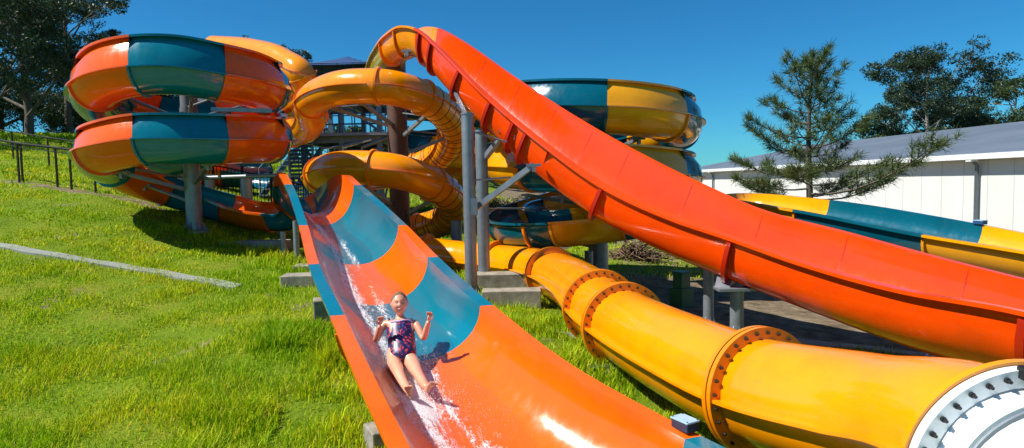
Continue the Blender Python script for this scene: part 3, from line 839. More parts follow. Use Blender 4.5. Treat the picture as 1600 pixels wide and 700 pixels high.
F = [[0, 1, 2, 3], [5, 4, 7, 6], [4, 0, 3, 8, 7], [1, 5, 6, 9, 2]]
M['seam'] = simple('wall_seam', srgb(184, 189, 187), .6, 0, .02)
V = np.array(V); mb = MB(); mb.add(V, F)
s_ = .6; mid = [0]*len(F)
while s_ < LW:
    a = np.array(wp(s_, .004, 0)); 
    q = MB(); mb.bar(np.array(wp(s_, .004, -4.2)), np.array(wp(s_, .004, zE-.13)), .022, .012); mid += [1]*6
    s_ += 1.22
flatw = obj('wall', np.concatenate(mb.V), mb.F, None, wh, smooth=False, mats=[M['wall'], M['seam']], midx=mid)
mb = MB()
mb.add([wp(-.3, .35, zE), wp(LW+.3, .35, zE), wp(LW+.3, -W/2, zR), wp(-.3, -W/2, zR), wp(LW+.3, -W-.35, zE), wp(-.3, -W-.35, zE)], [[0, 1, 2, 3], [3, 2, 4, 5]])
rf = mb.build('roof', M['roof'], wh)
sm = rf.modifiers.new('solid', 'SOLIDIFY'); sm.thickness = .06
mb = MB(); mb.bar(wp(-.3, .44, zE-.10), wp(LW+.3, .44, zE-.10), .17, .22); mb.build('gutter', M['gutter'], wh)
mb = MB(); mb.bar(wp(-.3, .2, zE-.2), wp(LW+.3, .2, zE-.2), .3, .03); mb.build('soffit', M['gutter'], wh)
def s_at(px):
    for s in np.linspace(0, LW, 600):
        if proj(np.array(wp(s, .1, 0)))[0] > px: return s
    return LW
for px in (1114, 1200, 1527):
    s = s_at(px); mb = MB(); mb.tube([wp(s, .14, -4.2), wp(s, .14, zE-.45), wp(s, .38, zE-.2)], .075, 12); dp = autosmooth(mb.build('downpipe', M['pipe'], wh, smooth=True), 50)
    mb = MB(); mb.box(wp(s, .36, zE-.2), (.3, .3, .18)); mb.build('rain_head', M['gutter'], dp)

# ================================================================== TOWER
def tower():
    t = thing('slide_tower', 'steel launch tower with blue canopy, stairs and pipework behind the yellow coils', 'tower', (*at(530, 300, 24)[:2], -1.5))
    x0, x1, y0, y1 = at(478, 200, 22.5)[0], at(596, 200, 22.5)[0], 22.2, 25.6
    xm = (x0+x1)/2
    zd = 1.75; zt = 3.1
    for x in (x0, xm, x1):
        for y in (y0, y1):
            zb = g1(x, y); mb = MB(); mb.bar((x, y, zb-.2), (x, y, 4.3 if x != xm else 3.1), .17); mb.build('leg', M['galv_blue'], t)
            mb = MB(); mb.box((x, y, zb+.03), (.45, .45, .05)); mb.build('base_plate', M['galv'], t)
    for z, nm in ((zd, 'lower_deck'), (zt, 'upper_deck')):
        mb = MB(); mb.box((xm, (y0+y1)/2, z), (x1-x0+.6, y1-y0+.6, .1)); mb.build(nm, M['galv'], t)
        for y in (y0, y1):
            mb = MB(); mb.bar((x0-.3, y, z-.16), (x1+.3, y, z-.16), .12, .22); mb.build('beam', M['galv_blue'], t)
        for x in (x0, xm, x1):
            mb = MB(); mb.bar((x, y0, z-.17), (x, y1, z-.17), .12, .2); mb.build('beam', M['galv_blue'], t)
        mb = MB()
        for h in (.35, .7, 1.05):
            for a, b in (((x0-.25, y0-.25), (x1+.25, y0-.25)), ((x1+.25, y0-.25), (x1+.25, y1+.25)), ((x0-.25, y1+.25), (x1+.25, y1+.25))):
                mb.tube([(*a, z+h), (*b, z+h)], .022, 6)
        for k in range(7):
            x = x0-.25+(x1-x0+.5)*k/6; mb.tube([(x, y0-.25, z), (x, y0-.25, z+1.05)], .022, 6); mb.tube([(x, y1+.25, z), (x, y1+.25, z+1.05)], .022, 6)
        mb.build('handrail', M['tower_blue'], t)
    for (a, b) in (((x0, y0, -1), (xm, y0, zd-.3)), ((xm, y0, -1), (x0, y0, zd-.3)), ((xm, y0, -.8), (x1, y0, zd-.3)), ((x1, y0, -.9), (xm, y0, zd-.3)), ((x1, y0, -.8), (x1, y1, zd-.3)), ((x1, y1, -.6), (x1, y0, zd-.3)), ((x0, y1, -.6), (x1, y1, zd-.3)),
                   ((x0, y0, zd+.1), (xm, y0, zt-.3)), ((x1, y0, zd+.1), (xm, y0, zt-.3))):
        mb = MB(); mb.tube([a, b], .04, 8); autosmooth(mb.build('brace', M['galv_blue'], t, smooth=True), 40)
    # pipework hanging below the deck
    for k, (dx, r, col) in enumerate(((.5, .05, 'galv'), (.72, .05, 'white'), (.95, .07, 'galv'), (1.25, .05, 'white'), (1.9, .08, 'galv'))):
        x = x0+dx; mb = MB(); mb.tube([(x, y0-.05, -.9), (x, y0-.05, .9), (x+.12, y0-.05, 1.05), (x+.12, y0-.1, 1.3), (x+1.1, y0-.1, 1.35+.07*k)], r*.8, 8); autosmooth(mb.build('pipe', M[col], t, smooth=True), 40)
    # equipment cabinet and dark infill under the deck
    mb = MB(); mb.box((x0+1.0, y1-.3, .55), (1.7, .5, 1.9)); bevel(mb.build('cabinet', M['tower_blue'], t), .02)
    # stair flight
    a = np.array([x0-.9, y0-.6, g1(x0-.9, y0-.6)]); b = np.array([x0-.9, y1+1.2, zd+.3]); nst = 13
    xs0, xs1 = x0-1.35, x0-.35
    for k in range(nst):
        f = k/(nst-1); mb = MB(); mb.box(((xs0+xs1)/2, a[1]+(b[1]-a[1])*f, a[2]+(b[2]-a[2])*f+.2), (xs1-xs0, .26, .045)); mb.build('stair_tread', M['galv'], t)
    for x in (xs0, xs1):
        mb = MB(); mb.bar((x, a[1], a[2]+.1), (x, b[1], b[2]+.1), .05, .26); mb.build('stair_stringer', M['tower_blue'], t)
        mb = MB(); mb.tube([(x, a[1], a[2]+1.1), (x, b[1], b[2]+1.1)], .025, 6)
        for f in np.linspace(0, 1, 6): q = a+(b-a)*f; mb.tube([(x, q[1], q[2]), (x, q[1], q[2]+1.1)], .02, 6)
        mb.build('handrail', M['galv'], t)
    # louvred blue screen beside the stair
    lx0, lx1 = at(452, 250, 21.8)[0], at(489, 250, 21.8)[0]
    fr = MB()
    for x in (lx0, lx1): fr.bar((x, 21.8, -.9), (x, 21.8, 2.2), .06)
    fb = fr.build('screen_frame', M['galv_blue'], t)
    sl = MB()
    for z in np.arange(-.8, 2.15, .135): sl.box(((lx0+lx1)/2, 21.82, z), (lx1-lx0, .05, .085))
    sl.build('louvres', M['tower_blue'], fb)
    # hipped canvas canopy
    c = np.array([xm-.1, (y0+y1)/2, 4.72]); hx, hy = (x1-x0)/2+.75, (y1-y0)/2+.7
    n = 14; V = []; 
    for i in range(n+1):
        for j in range(n+1):
            u, v = i/n*2-1, j/n*2-1
            e = max(abs(u), abs(v)); sag = -.10*math.sin(PI*e)*(1-.5*min(abs(u), abs(v)))
            V.append((c[0]+hx*u, c[1]+hy*v, 4.05+(c[2]-4.05)*(1-e)+sag-.06*math.cos(u*PI/2)*e))
    F = [[i*(n+1)+j, i*(n+1)+j+1, (i+1)*(n+1)+j+1, (i+1)*(n+1)+j] for i in range(n) for j in range(n)]
    o = obj('canopy', V, F, M['canvas'], t); q = o.modifiers.new('solid', 'SOLIDIFY'); q.thickness = .03
    return t
tower()

# ================================================================== FENCES
def rail_fence():
    pts = [at(-150, 262, 21), at(-20, 272, 18.2), at(33, 283, 17.0), at(90, 290, 16.6), at(112, 296, 16.4), at(150, 305, 16.3)]
    t = thing('rail_fence', 'thin black rail fence running down the grass slope at the far left', 'fence', (*pts[2][:2], g1(*pts[2][:2])))
    tops = []
    for i, p in enumerate(pts):
        z = g1(p[0], p[1]); h = 1.02
        for dx in ((-.045, .045) if i == 2 else (0,)):
            mb = MB(); mb.bar((p[0]+dx, p[1], z-.1), (p[0]+dx, p[1], z+h), .04); mb.build('post', M['fence'], t)
        tops.append((p[0], p[1], z+h))
    mb = MB(); mb.tube(tops, .03, 8); mb.build('rail', M['fence'], t, smooth=True)
    mb = MB(); mb.tube([np.array(q)-[0, 0, .1] for q in tops], .012, 6); mb.build('wire', M['fence'], t, smooth=True)
    t = thing('rail_fence', 'second thin rail fence, farther up the slope behind the first at left', 'fence', (*at(60, 235, 22)[:2], g1(*at(60, 235, 22)[:2])))
    pts = [at(-60, 215, 24), at(20, 235, 22.5), at(76, 245, 21.5), at(130, 256, 20.8), at(190, 268, 20.2)]; tops = []
    for p in pts:
        z = g1(p[0], p[1]); mb = MB(); mb.bar((p[0], p[1], z-.1), (p[0], p[1], z+.95), .04); mb.build('post', M['fence'], t); tops.append((p[0], p[1], z+.95))
    mb = MB(); mb.tube(tops, .022, 6); mb.build('rail', M['fence'], t, smooth=True)
rail_fence()
def picket(pts, n, label):
    t = thing('picket_fence', label, 'fence', (*pts[0][:2], g1(*pts[0][:2])))
    pp = []
    for i in range(n+1):
        f = i/n*(len(pts)-1); j = min(int(f), len(pts)-2); q = pts[j]+(pts[j+1]-pts[j])*(f-j); pp.append((q[0], q[1], g1(q[0], q[1])))
    mb = MB()
    for i, q in enumerate(pp):
        if i % 8: mb.bar(q, (q[0], q[1], q[2]+1.0), .018)
    mb.build('pickets', M['fence'], t)
    for q in pp[::8]:
        mb = MB(); mb.bar((q[0], q[1], q[2]-.1), (q[0], q[1], q[2]+1.15), .06); mb.build('post', M['fence'], t)
    for h in (.12, .98):
        mb = MB(); mb.tube([(q[0], q[1], q[2]+h) for q in pp], .022, 6); mb.build('rail', M['fence'], t)
picket([at(215, 292, 19.5), at(320, 312, 19.2), at(440, 325, 19.6), at(520, 345, 20)], 64, 'black picket fence on the grass behind the left coils')

# ================================================================== TREES
def leafmat(name, c, tl=.25, var=.35):
    m, nt, p = newmat(name)
    a = N(nt, 'ShaderNodeAttribute', attribute_name='rnd')
    L(nt, ramp(nt, a.outputs['Fac'], [(0, mulc(c, 1-var)), (.6, c), (1, mulc((c[0]*1.25, c[1]*1.1, c[2], 1), 1+var))]), p.inputs['Base Color'])
    p.inputs['Roughness'].default_value = .5; p.inputs['Specular IOR Level'].default_value = .35
    tr = N(nt, 'ShaderNodeBsdfTranslucent'); tr.inputs[0].default_value = mulc(c, 1.4)
    ms = N(nt, 'ShaderNodeMixShader'); ms.inputs[0].default_value = tl
    L(nt, p.outputs[0], ms.inputs[1]); L(nt, tr.outputs[0], ms.inputs[2]); L(nt, ms.outputs[0], nt.nodes['Material Output'].inputs[0])
    M[name] = m
leafmat('leaf_dark', (.028, .055, .022, 1)); leafmat('leaf_mid', (.05, .085, .022, 1)); leafmat('leaf_bright', (.085, .125, .02, 1)); leafmat('needle', (.07, .11, .026, 1), .15)
leafmat('leaf_brown', (.11, .075, .035, 1), .1)
def fastmesh(name, V, nv, mat, parent, rv):
    """V: (faces, nv, 3) separate polygons"""
    n = len(V); me = bpy.data.meshes.new(name)
    Vf = V.reshape(-1, 3)-np.array(parent_loc(parent)) if parent is not None else V.reshape(-1, 3)
    me.vertices.add(len(Vf)); me.vertices.foreach_set('co', Vf.ravel())
    me.loops.add(len(Vf)); me.loops.foreach_set('vertex_index', np.arange(len(Vf), dtype=np.int32))
    me.polygons.add(n); me.polygons.foreach_set('loop_start', (np.arange(n)*nv).astype(np.int32))
    me.update(calc_edges=True)
    me.attributes.new('rnd', 'FLOAT', 'POINT').data.foreach_set('value', np.repeat(rv, nv).astype(np.float32))
    me.materials.append(mat); o = bpy.data.objects.new(name, me); COL.objects.link(o)
    if parent is not None: o.parent = parent
    return o
def unit(g, n):
    v = g.normal(size=(n, 3)); return v/np.linalg.norm(v, axis=1)[:, None]
def leaves(centres, radii, n, size, g, flat=.55, droop=.4):
    w_ = radii**2.2; w_ = w_/w_.sum(); idx = g.choice(len(centres), n, p=w_)
    u = unit(g, n); r = g.random(n)**.45
    # sub-clumps make an uneven, gappy mass
    sub = unit(g, len(centres)*9).reshape(len(centres), 9, 3)*.72
    pick = sub[idx, g.integers(0, 9, n)]
    off = np.where((g.random(n) < .8)[:, None], pick*1.0+u*(r*.36)[:, None], u*r[:, None])
    c = centres[idx]+off*radii[idx][:, None]*np.array([1, 1, flat])
    d = unit(g, n); d[:, 2] -= droop; d /= np.linalg.norm(d, axis=1)[:, None]
    s = np.cross(d, unit(g, n)); s /= np.linalg.norm(s, axis=1)[:, None]+1e-9
    l = size*(.6+.8*g.random(n))[:, None]; wd = l*.34
    V = np.stack([c-d*l*.5, c+s*wd*.5, c+d*l*.5, c-s*wd*.5], 1)
    rv = np.clip(.5+.25*g.normal(size=n)+.3*(sub[idx, 0, 2]), 0, 1)
    return V, rv
def tree(px, D, H, spread, seed, label, group=None, nl=16000, leaf=.17, lm='leaf_dark', bark='bark', fork=.35, name='gum_tree', r0=None, clump=.11, lean=0, nlimb=6, top=1.0, X=None, flat=.6, low=.0):
    g = np.random.default_rng(seed)
    if X is None: X = at(px, 250, D)[0]
    zb = g1(X, D); t = thing(name, label, 'tree', (X, D, zb), group)
    base = np.array([X, D, zb-.3]); r0 = r0 or H*.018
    mb = MB(); fk = base+np.array([lean*.4, 0, H*fork])
    tp = fk+np.array([lean*.6, 0, H*(1-fk[2]*0-fork)*.7])
    mb.tube([base, base+(fk-base)*.5+g.normal(size=3)*H*.008, fk, (fk+tp)/2+g.normal(size=3)*H*.02, tp], [r0*1.25, r0, r0*.85, r0*.5, r0*.22], 9)
    C = []; Rr = []
    for i in range(nlimb):
        f = i/nlimb; a = i*2.4+g.uniform(-.4, .4)
        s0 = fk+(tp-fk)*f*.75-np.array([0, 0, H*low*(1-f)*.2])
        reach = spread*(1-.45*f)*g.uniform(.7, 1.1); rise = H*(1-fork)*g.uniform(.35, .62)*(1-.45*f)+H*.02-low*H*.25*(1-f)
        e = s0+np.array([math.cos(a)*reach, math.sin(a)*reach, rise]); m1 = s0+(e-s0)*.5+np.array([0, 0, -.05*H*g.random()])+g.normal(size=3)*H*.012
        rl = r0*.5*(1-.4*f)
        mb.tube([s0, m1, e], [rl, rl*.65, rl*.25], 7)
        for k in range(5):
            q = m1+(e-m1)*g.uniform(.0, 1); b = a+g.uniform(-1.3, 1.3)
            e2 = q+np.array([math.cos(b), math.sin(b), g.uniform(.15, .9)])*spread*g.uniform(.2, .42)
            mb.tube([q, (q+e2)/2+g.normal(size=3)*H*.01, e2], [rl*.4, rl*.25, rl*.1], 5)
            C.append(e2); Rr.append(H*clump*g.uniform(.6, 1.15))
        C.append(e); Rr.append(H*clump*g.uniform(.8, 1.2))
    C.append(tp+np.array([0, 0, H*.02])); Rr.append(H*clump*1.2)
    for k in range(4):
        q = tp+np.array([g.uniform(-1, 1)*spread*.35, g.uniform(-1, 1)*spread*.35, g.uniform(-.05, .06)*H]); mb.tube([tp-(0, 0, H*.08), q], [r0*.2, r0*.08], 5); C.append(q); Rr.append(H*clump*g.uniform(.6, 1.))
    autosmooth(mb.build('trunk', M[bark], t, smooth=True), 60)
    V, rv = leaves(np.array(C), np.array(Rr), nl, leaf, g, flat=flat)
    fastmesh('crown', V, 4, M[lm], t, rv)
    return t
GL = 'gum trees on the rise at left'
tree(48, 30, 9.6, 4.2, 11, 'tall dark gum tree with forked trunk at the far left, above the fence', GL, nl=25000, leaf=.15, fork=.24, nlimb=15, clump=.075, low=.6, flat=.75)
tree(-60, 27, 8.8, 3.6, 12, 'dark gum tree cut by the left picture edge', GL, nl=30000, leaf=.14, fork=.2, nlimb=11, clump=.11, low=.6)
tree(112, 35, 9.4, 2.5, 13, 'slender gum tree whose crown slopes down just left of the top coil', GL, nl=20000, fork=.3, nlimb=12, clump=.075, leaf=.15, low=.4)
tree(4, 37, 10.8, 4.2, 14, 'dark gum tree standing behind the tall forked one at far left', GL, nl=32000, fork=.2, nlimb=12, clump=.10, leaf=.16, low=.6)
tree(158, 40, 6.4, 2.4, 15, 'smaller gum tree seen beneath and beside the top left coil', GL, nl=14000, fork=.35, nlimb=8, clump=.09, leaf=.2)
tree(222, 42, 4.6, 2.6, 16, 'low gum tree glimpsed in the gap between the two upper left coils', GL, nl=12000, fork=.3, nlimb=7, clump=.1, leaf=.2)
for k, (px, D, H) in enumerate(((-90, 33, 3.2), (-20, 34, 3.6), (40, 35, 3.0), (92, 36, 2.8), (140, 38, 2.6), (190, 40, 2.8))):
    tree(px, D, H, 2.6, 30+k, ['dark shrub at the picture\'s left edge below the gums', 'dense dark shrub left of the forked gum trunk', 'dark shrub at the foot of the forked gum tree', 'dark shrub right of the forked gum trunk', 'low shrub below the slender gum, above the slope', 'low shrub beside the left end of the coils'][k],
         'undergrowth below the left gums', nl=12000, leaf=.13, fork=.1, nlimb=8, clump=.26, low=.5, name='shrub', flat=.9)
GB = 'treetops beyond the tower'
for k, (px, D, H, sp) in enumerate(((352, 48, 6.2, 2.6), (398, 50, 6.4, 2.2), (430, 47, 5.9, 2.0), (462, 50, 6.3, 2.4), (300, 52, 5.2, 3), (520, 46, 4.0, 2.6), (575, 44, 3.8, 2.5), (632, 46, 4.2, 3), (690, 47, 4.3, 3), (745, 48, 4.0, 3), (260, 50, 5, 3))):
    zt = at(px, [50, 52, 60, 62, 75, 190, 200, 215, 225, 232, 100][k], D)[2]; zb = g1(at(px, 250, D)[0], D)
    Hh = (zt-zb)/1.0
    tree(px, D, Hh, sp, 50+k, ['treetop peeping above the top left coil', 'treetop just right of the top coil\'s crest', 'small treetop above the upper yellow tube', 'treetop above the bend of the upper yellow tube', 'tree hidden behind the top left coil', 'dark tree seen through the tower legs, left', 'dark tree seen through the tower legs, right', 'dark tree seen right of the brown column', 'dark tree seen left of the twin posts', 'dark tree seen behind the twin posts', 'dark tree behind left coils, seen through their gap'][k], GB, nl=11000, leaf=.2, fork=.3, nlimb=8, clump=.085 if k < 5 else .17, name='tree', lm='leaf_mid' if k in (6, 8) else 'leaf_dark')
GR = 'gum trees behind the shed'
def rtree(px, D, ytop, sp, seed, label, **k):
    X = at(px, 250, D)[0]; H = at(px, ytop, D)[2]-g1(X, D); tree(px, D, H/1.02, sp, seed, label, GR, **k)
rtree(1448, 62, 38, 5.0, 71, 'tall gum tree with white forked limbs rising behind the shed roof', nl=36000, leaf=.26, fork=.4, nlimb=13, clump=.085, bark='bark_pale', lm='leaf_dark', r0=.2, flat=.75, low=.5)
rtree(1585, 66, 92, 5.4, 72, 'broad gum tree behind the shed at the right picture edge', nl=36000, leaf=.26, fork=.35, nlimb=12, clump=.09, bark='bark_pale', lm='leaf_mid', flat=.7, low=.8)
rtree(1392, 66, 168, 4.2, 73, 'low rounded tree behind the shed, left of the white limbed gum', nl=20000, leaf=.28, fork=.3, nlimb=10, clump=.13, low=.5, lm='leaf_mid')
rtree(1510, 70, 150, 5, 74, 'lower tree between the two gums behind the shed', nl=22000, leaf=.28, fork=.3, nlimb=10, clump=.13, low=.5, lm='leaf_mid')
rtree(1650, 60, 150, 4.5, 75, 'tree behind the shed cut by the right picture edge', nl=12000, leaf=.28, fork=.4, nlimb=8, clump=.1, lm='leaf_dark')
rtree(1432, 64, 190, 4.2, 76, 'dense low tree right at the foot of the white limbed gum', nl=20000, leaf=.26, fork=.3, nlimb=10, clump=.14, low=.5, lm='leaf_bright')
rtree(1560, 64, 185, 4.2, 77, 'low bright green tree under the broad gum behind the shed', nl=20000, leaf=.26, fork=.3, nlimb=10, clump=.14, low=.5, lm='leaf_bright')

def pine():
    g = np.random.default_rng(5); D = 18.0
    top = at(1268, 92, D); X = at(1262, 300, D)[0]; zb = g1(X, D)
    t = thing('pine_tree', 'young open branched pine standing in front of the white shed wall', 'tree', (X, D, zb))
    base = np.array([X, D, zb-.2]); H = top[2]-base[2]
    ax = lambda f: base+(top-base)*f+np.array([.06*math.sin(f*7), .05*math.cos(f*5), 0])
    mb = MB(); fs = np.linspace(0, 1, 12); mb.tube([ax(f) for f in fs], [.115*(1-f)**.8+.012 for f in fs], 10)
    tufts = []; dirs = []
    z0 = .36
    nb = 48
    for i in range(nb):
        f = z0+(1-z0)*(i/nb)**.95+g.uniform(-.02, .02); a = i*2.399+g.uniform(-.35, .35)
        prof_ = (1-((f-z0)/(1-z0)))
        ln = (1.95*prof_**.75+.3)*g.uniform(.45, 1.2)
        if math.cos(a) > .3 and f < .55: ln *= 1.4
        s = ax(f); up = g.uniform(.12, .42)+.6*(1-prof_)
        d = np.array([math.cos(a), math.sin(a), up*.35]); d /= np.linalg.norm(d)
        pts = [s+d*ln*q+np.array([0, 0, up*ln*.55*q*q-.05*ln*math.sin(q*PI)]) for q in np.linspace(0, 1, 6)]
        rb = .012+.014*ln/2.5
        mb.tube(pts, np.linspace(rb*1.3, rb*.35, 6), 6)
        for q in np.linspace(.38, 1, max(3, int(ln*4.2))):
            p = pts[0]+(pts[-1]-pts[0])*q; j = min(4, int(q*5)); p = pts[j]+(pts[j+1]-pts[j])*(q*5-j)
            side = np.cross(d, [0, 0, 1]); side /= np.linalg.norm(side)
            for sg in ((-1, 1) if q < .97 else (0,)):
                if g.random() < .22: continue
                l2 = ln*.24*(1.2-q*.6)*g.uniform(.5, 1.2)*abs(sg)+.02
                e = p+(d*.6+side*sg*.8+np.array([0, 0, .42]))*l2
                if sg: mb.tube([p, (p+e)/2-[0, 0, .02], e], [rb*.4, rb*.3, rb*.22], 4)
                dd = (e-p)/(np.linalg.norm(e-p)+1e-6)*.7+np.array([0, 0, .45])+d*.2
                tufts.append(e); dirs.append(dd/np.linalg.norm(dd))
                if l2 > .3: tufts.append((p+e)/2); dirs.append(dirs[-1])
            if q > .97 or f > .9: tufts.append(p); dirs.append(d*.6+np.array([0, 0, .8]))
    for f in np.linspace(.8, 1.0, 8): tufts.append(ax(f)); dirs.append(np.array([0, 0, 1.]))
    autosmooth(mb.build('trunk', M['bark'], t, smooth=True), 60)
    T = np.array(tufts); Dd = np.array(dirs); nn = 34; n = len(T)*nn
    c = np.repeat(T, nn, 0)+g.normal(size=(n, 3))*.025; d = np.repeat(Dd, nn, 0)*.75+unit(g, n)*.95; d /= np.linalg.norm(d, axis=1)[:, None]
    c = c-np.repeat(Dd, nn, 0)*g.random(n)[:, None]*.16
    l = (.17+.09*g.random(n))[:, None]; s = np.cross(d, unit(g, n)); s /= np.linalg.norm(s, axis=1)[:, None]+1e-9
    V = np.stack([c-s*.0075, c+s*.0075, c+d*l+s*.003, c+d*l-s*.003], 1)
    fastmesh('crown', V, 4, M['needle'], t, np.clip(g.random(n), 0, 1))
pine()
def rbush(px, D, H, sp, seed, label, lm, nl=6000, leaf=.1):
    tree(px, D, H, sp, seed, label, 'scrub behind the right coils', nl=nl, leaf=leaf, fork=.12, nlimb=8, clump=.22, name='shrub', flat=.9, lm=lm)
rbush(782, 25, 1.5, 1.2, 90, 'brown scrubby bush seen under the lowest right coil, left side', 'leaf_brown', 9000, .07)
rbush(838, 26, 1.7, 1.4, 91, 'brown scrubby bush seen between the right coils', 'leaf_brown', 9000, .07)
rbush(700, 27, 1.3, 1.2, 92, 'green and brown bush behind the stub post of the yellow coils', 'leaf_mid')
rbush(905, 27, 1.4, 1.6, 93, 'dark bush behind the right column', 'leaf_dark')

# ---- pile of dead branches
def pile():
    g = np.random.default_rng(3); c = at(992, 400, 19.5); zb = g1(c[0], c[1])
    t = thing('branch_pile', 'heap of dry cut branches on the grass right of the grey column', 'brush pile', (c[0], c[1], zb))
    mb = MB()
    for i in range(260):
        a = g.uniform(0, 2*PI); r = abs(g.normal())*.5; h = max(0.02, .5*(1-r/1.2))*g.random()
        p = np.array([c[0]+math.cos(a)*r*1.5, c[1]+math.sin(a)*r*.7, zb+h]); d = unit(g, 1)[0]*np.array([1, 1, .35]); l = g.uniform(.15, .5)
        mb.tube([p-d*l, p+g.normal(size=3)*.05, p+d*l], [.012, .02, .008], 5)
    for x, dz in ((-.45, .35), (.9, .3), (.2, .28)):
        p = np.array([c[0]+x, c[1], zb+.3]); mb.tube([p, p+[.15, 0, dz*.6], p+[.3, 0, dz]], [.03, .02, .01], 6)
    mb.build('branches', M['stick'], t, smooth=True)
pile()

# ---- green service pillar
c = at(1065, 474, 12.6); zb = g1(c[0], c[1])
t = thing('service_pillar', 'dark green metal service box standing on bare soil beside the yellow tube', 'utility box', (c[0], c[1], zb))
mb = MB(); mb.box((c[0], c[1], zb+.12), (.36, .32, .5), .6); bevel(mb.build('plinth', M['box_green'], t), .015)
mb = MB(); mb.box((c[0], c[1], zb+.46), (.26, .23, .42), .6); bevel(mb.build('cabinet', M['box_green'], t), .012)
mb = MB(); mb.box((c[0], c[1], zb+.68), (.29, .26, .03), .6); bevel(mb.build('lid', M['box_green'], t), .008)

# ---- small box clipped to the slide rim
i = FA.idx(kF+4.05); q = FA.O[i]; tt = FA.T[i]; uu = FA.U[i]
yaw = math.atan2(tt[1], tt[0]); c = q+uu*.10-tt*.12
t = thing('junction_box', 'small pale blue lidded box on the right rim of the girl\'s slide', 'electrical box', tuple(c))
M['lid'] = simple('pale_blue_plastic', srgb(150, 185, 205), .35); M['boxdark'] = simple('navy_plastic', srgb(30, 48, 70), .4)
mb = MB(); mb.box(c+[0, 0, .035], (.17, .12, .07), yaw); bevel(mb.build('case', M['boxdark'], t), .008)
mb = MB(); mb.box(c+[0, 0, .078], (.18, .13, .016), yaw); ld = bevel(mb.build('lid', M['lid'], t), .006)
for a in (-1, 1):
    for b in (-1, 1):
        o2 = np.array([a*.075*math.cos(yaw)-b*.05*math.sin(yaw), a*.075*math.sin(yaw)+b*.05*math.cos(yaw), .086]); bolt_at(c+o2, (0, 0, 1), ld, .005, .004)
# small blue box on the far right slide
i = FC.idx(k_at_px(FC, 1538, 'I', k0=nC+2)); q = FC.I[i]+np.array([0, .08, .05]); yaw = math.atan2(FC.T[i][1], FC.T[i][0])
t = thing('junction_box', 'tiny blue box on the far rim of the teal slide before the shed', 'electrical box', tuple(q))
mb = MB(); mb.box(q, (.2, .14, .07), yaw); bevel(mb.build('case', M['tower_blue'], t), .01)
mb = MB(); mb.box(q+[0, 0, .042], (.21, .15, .015), yaw); mb.build('lid', M['lid'], t)
# loose white pipes on the ground
c = at(1450, 562, 8.2); zb = g1(c[0], c[1])
t = thing('pipe_bundle', 'tangle of thin white pipes lying between the yellow tube and red slide', 'pipes', (c[0], c[1], zb))
for k in range(6):
    g = np.random.default_rng(k); a = g.uniform(-.5, .5); d = np.array([math.cos(a), math.sin(a), .12])*.16; p = c+np.array([g.uniform(-.12, .12), g.uniform(-.06, .06), 0]); p[2] = zb+.04+.02*k
    mb = MB(); mb.tube([p-d, p, p+d*.6+[0, .05, .05], p+d+[0, .1, -.1]], .011, 8); mb.build('pipe', M['white'], t, smooth=True)
# ================================================================== WATER IN THE GIRL'S SLIDE
m, nt, p = newmat('water'); M['water'] = m
uv = N(nt, 'ShaderNodeUVMap'); uv.uv_map = 'flow'
def fl_noise(sx, sy, detail=6, rough=.7, dist=0):
    mp = N(nt, 'ShaderNodeMapping'); mp.inputs['Scale'].default_value = (sx, sy, 1); L(nt, uv.outputs[0], mp.inputs[0])
    n = N(nt, 'ShaderNodeTexNoise'); n.inputs['Scale'].default_value = 1; n.inputs['Detail'].default_value = detail; n.inputs['Roughness'].default_value = rough; n.inputs['Distortion'].default_value = dist
    L(nt, mp.outputs[0], n.inputs['Vector']); return n.outputs['Fac']
fine = fl_noise(62, 34, 5, .8, 1.2); mid_ = fl_noise(17, 4.5, 6, .75, 1.5); big = fl_noise(4.5, .9, 3, .6, 1)
at_ = N(nt, 'ShaderNodeAttribute', attribute_name='foam')
def mth(op, a, b, c=None):
    n = N(nt, 'ShaderNodeMath', operation=op)
    for i, v in enumerate((a, b, c)):
        if v is None: continue
        if isinstance(v, (int, float)): n.inputs[i].default_value = v
        else: L(nt, v, n.inputs[i])
    return n.outputs[0]
s = mth('ADD', mth('MULTIPLY', fine, 1.1), mth('MULTIPLY', mid_, .95))
s = mth('ADD', s, mth('MULTIPLY', big, .5)); s = mth('ADD', s, at_.outputs['Fac'])
mr = N(nt, 'ShaderNodeMapRange'); L(nt, s, mr.inputs[0]); mr.inputs[1].default_value = 1.355; mr.inputs[2].default_value = 1.47; mr.inputs[3].default_value = 0; mr.inputs[4].default_value = .85
foamf = mr.outputs[0]
gl = N(nt, 'ShaderNodeBsdfGlossy'); gl.inputs['Roughness'].default_value = .05
tp = N(nt, 'ShaderNodeBsdfTransparent'); tp.inputs[0].default_value = (.985, .99, .99, 1)
fr = N(nt, 'ShaderNodeFresnel'); fr.inputs[0].default_value = 1.22
bp = N(nt, 'ShaderNodeBump'); bp.inputs['Strength'].default_value = 1; bp.inputs['Distance'].default_value = .012
L(nt, mth('ADD', mth('MULTIPLY', fine, .6), mid_), bp.inputs['Height'])
L(nt, bp.outputs[0], gl.inputs['Normal']); L(nt, bp.outputs[0], fr.inputs['Normal'])
m1 = N(nt, 'ShaderNodeMixShader'); L(nt, mth('MULTIPLY', fr.outputs[0], .26), m1.inputs[0]); L(nt, tp.outputs[0], m1.inputs[1]); L(nt, gl.outputs[0], m1.inputs[2])
p.inputs['Base Color'].default_value = (.86, .9, .92, 1); p.inputs['Roughness'].default_value = .35; L(nt, bp.outputs[0], p.inputs['Normal'])
m2 = N(nt, 'ShaderNodeMixShader'); L(nt, foamf, m2.inputs[0]); L(nt, m1.outputs[0], m2.inputs[1]); L(nt, p.outputs[0], m2.inputs[2])
L(nt, m2.outputs[0], nt.nodes['Material Output'].inputs[0])
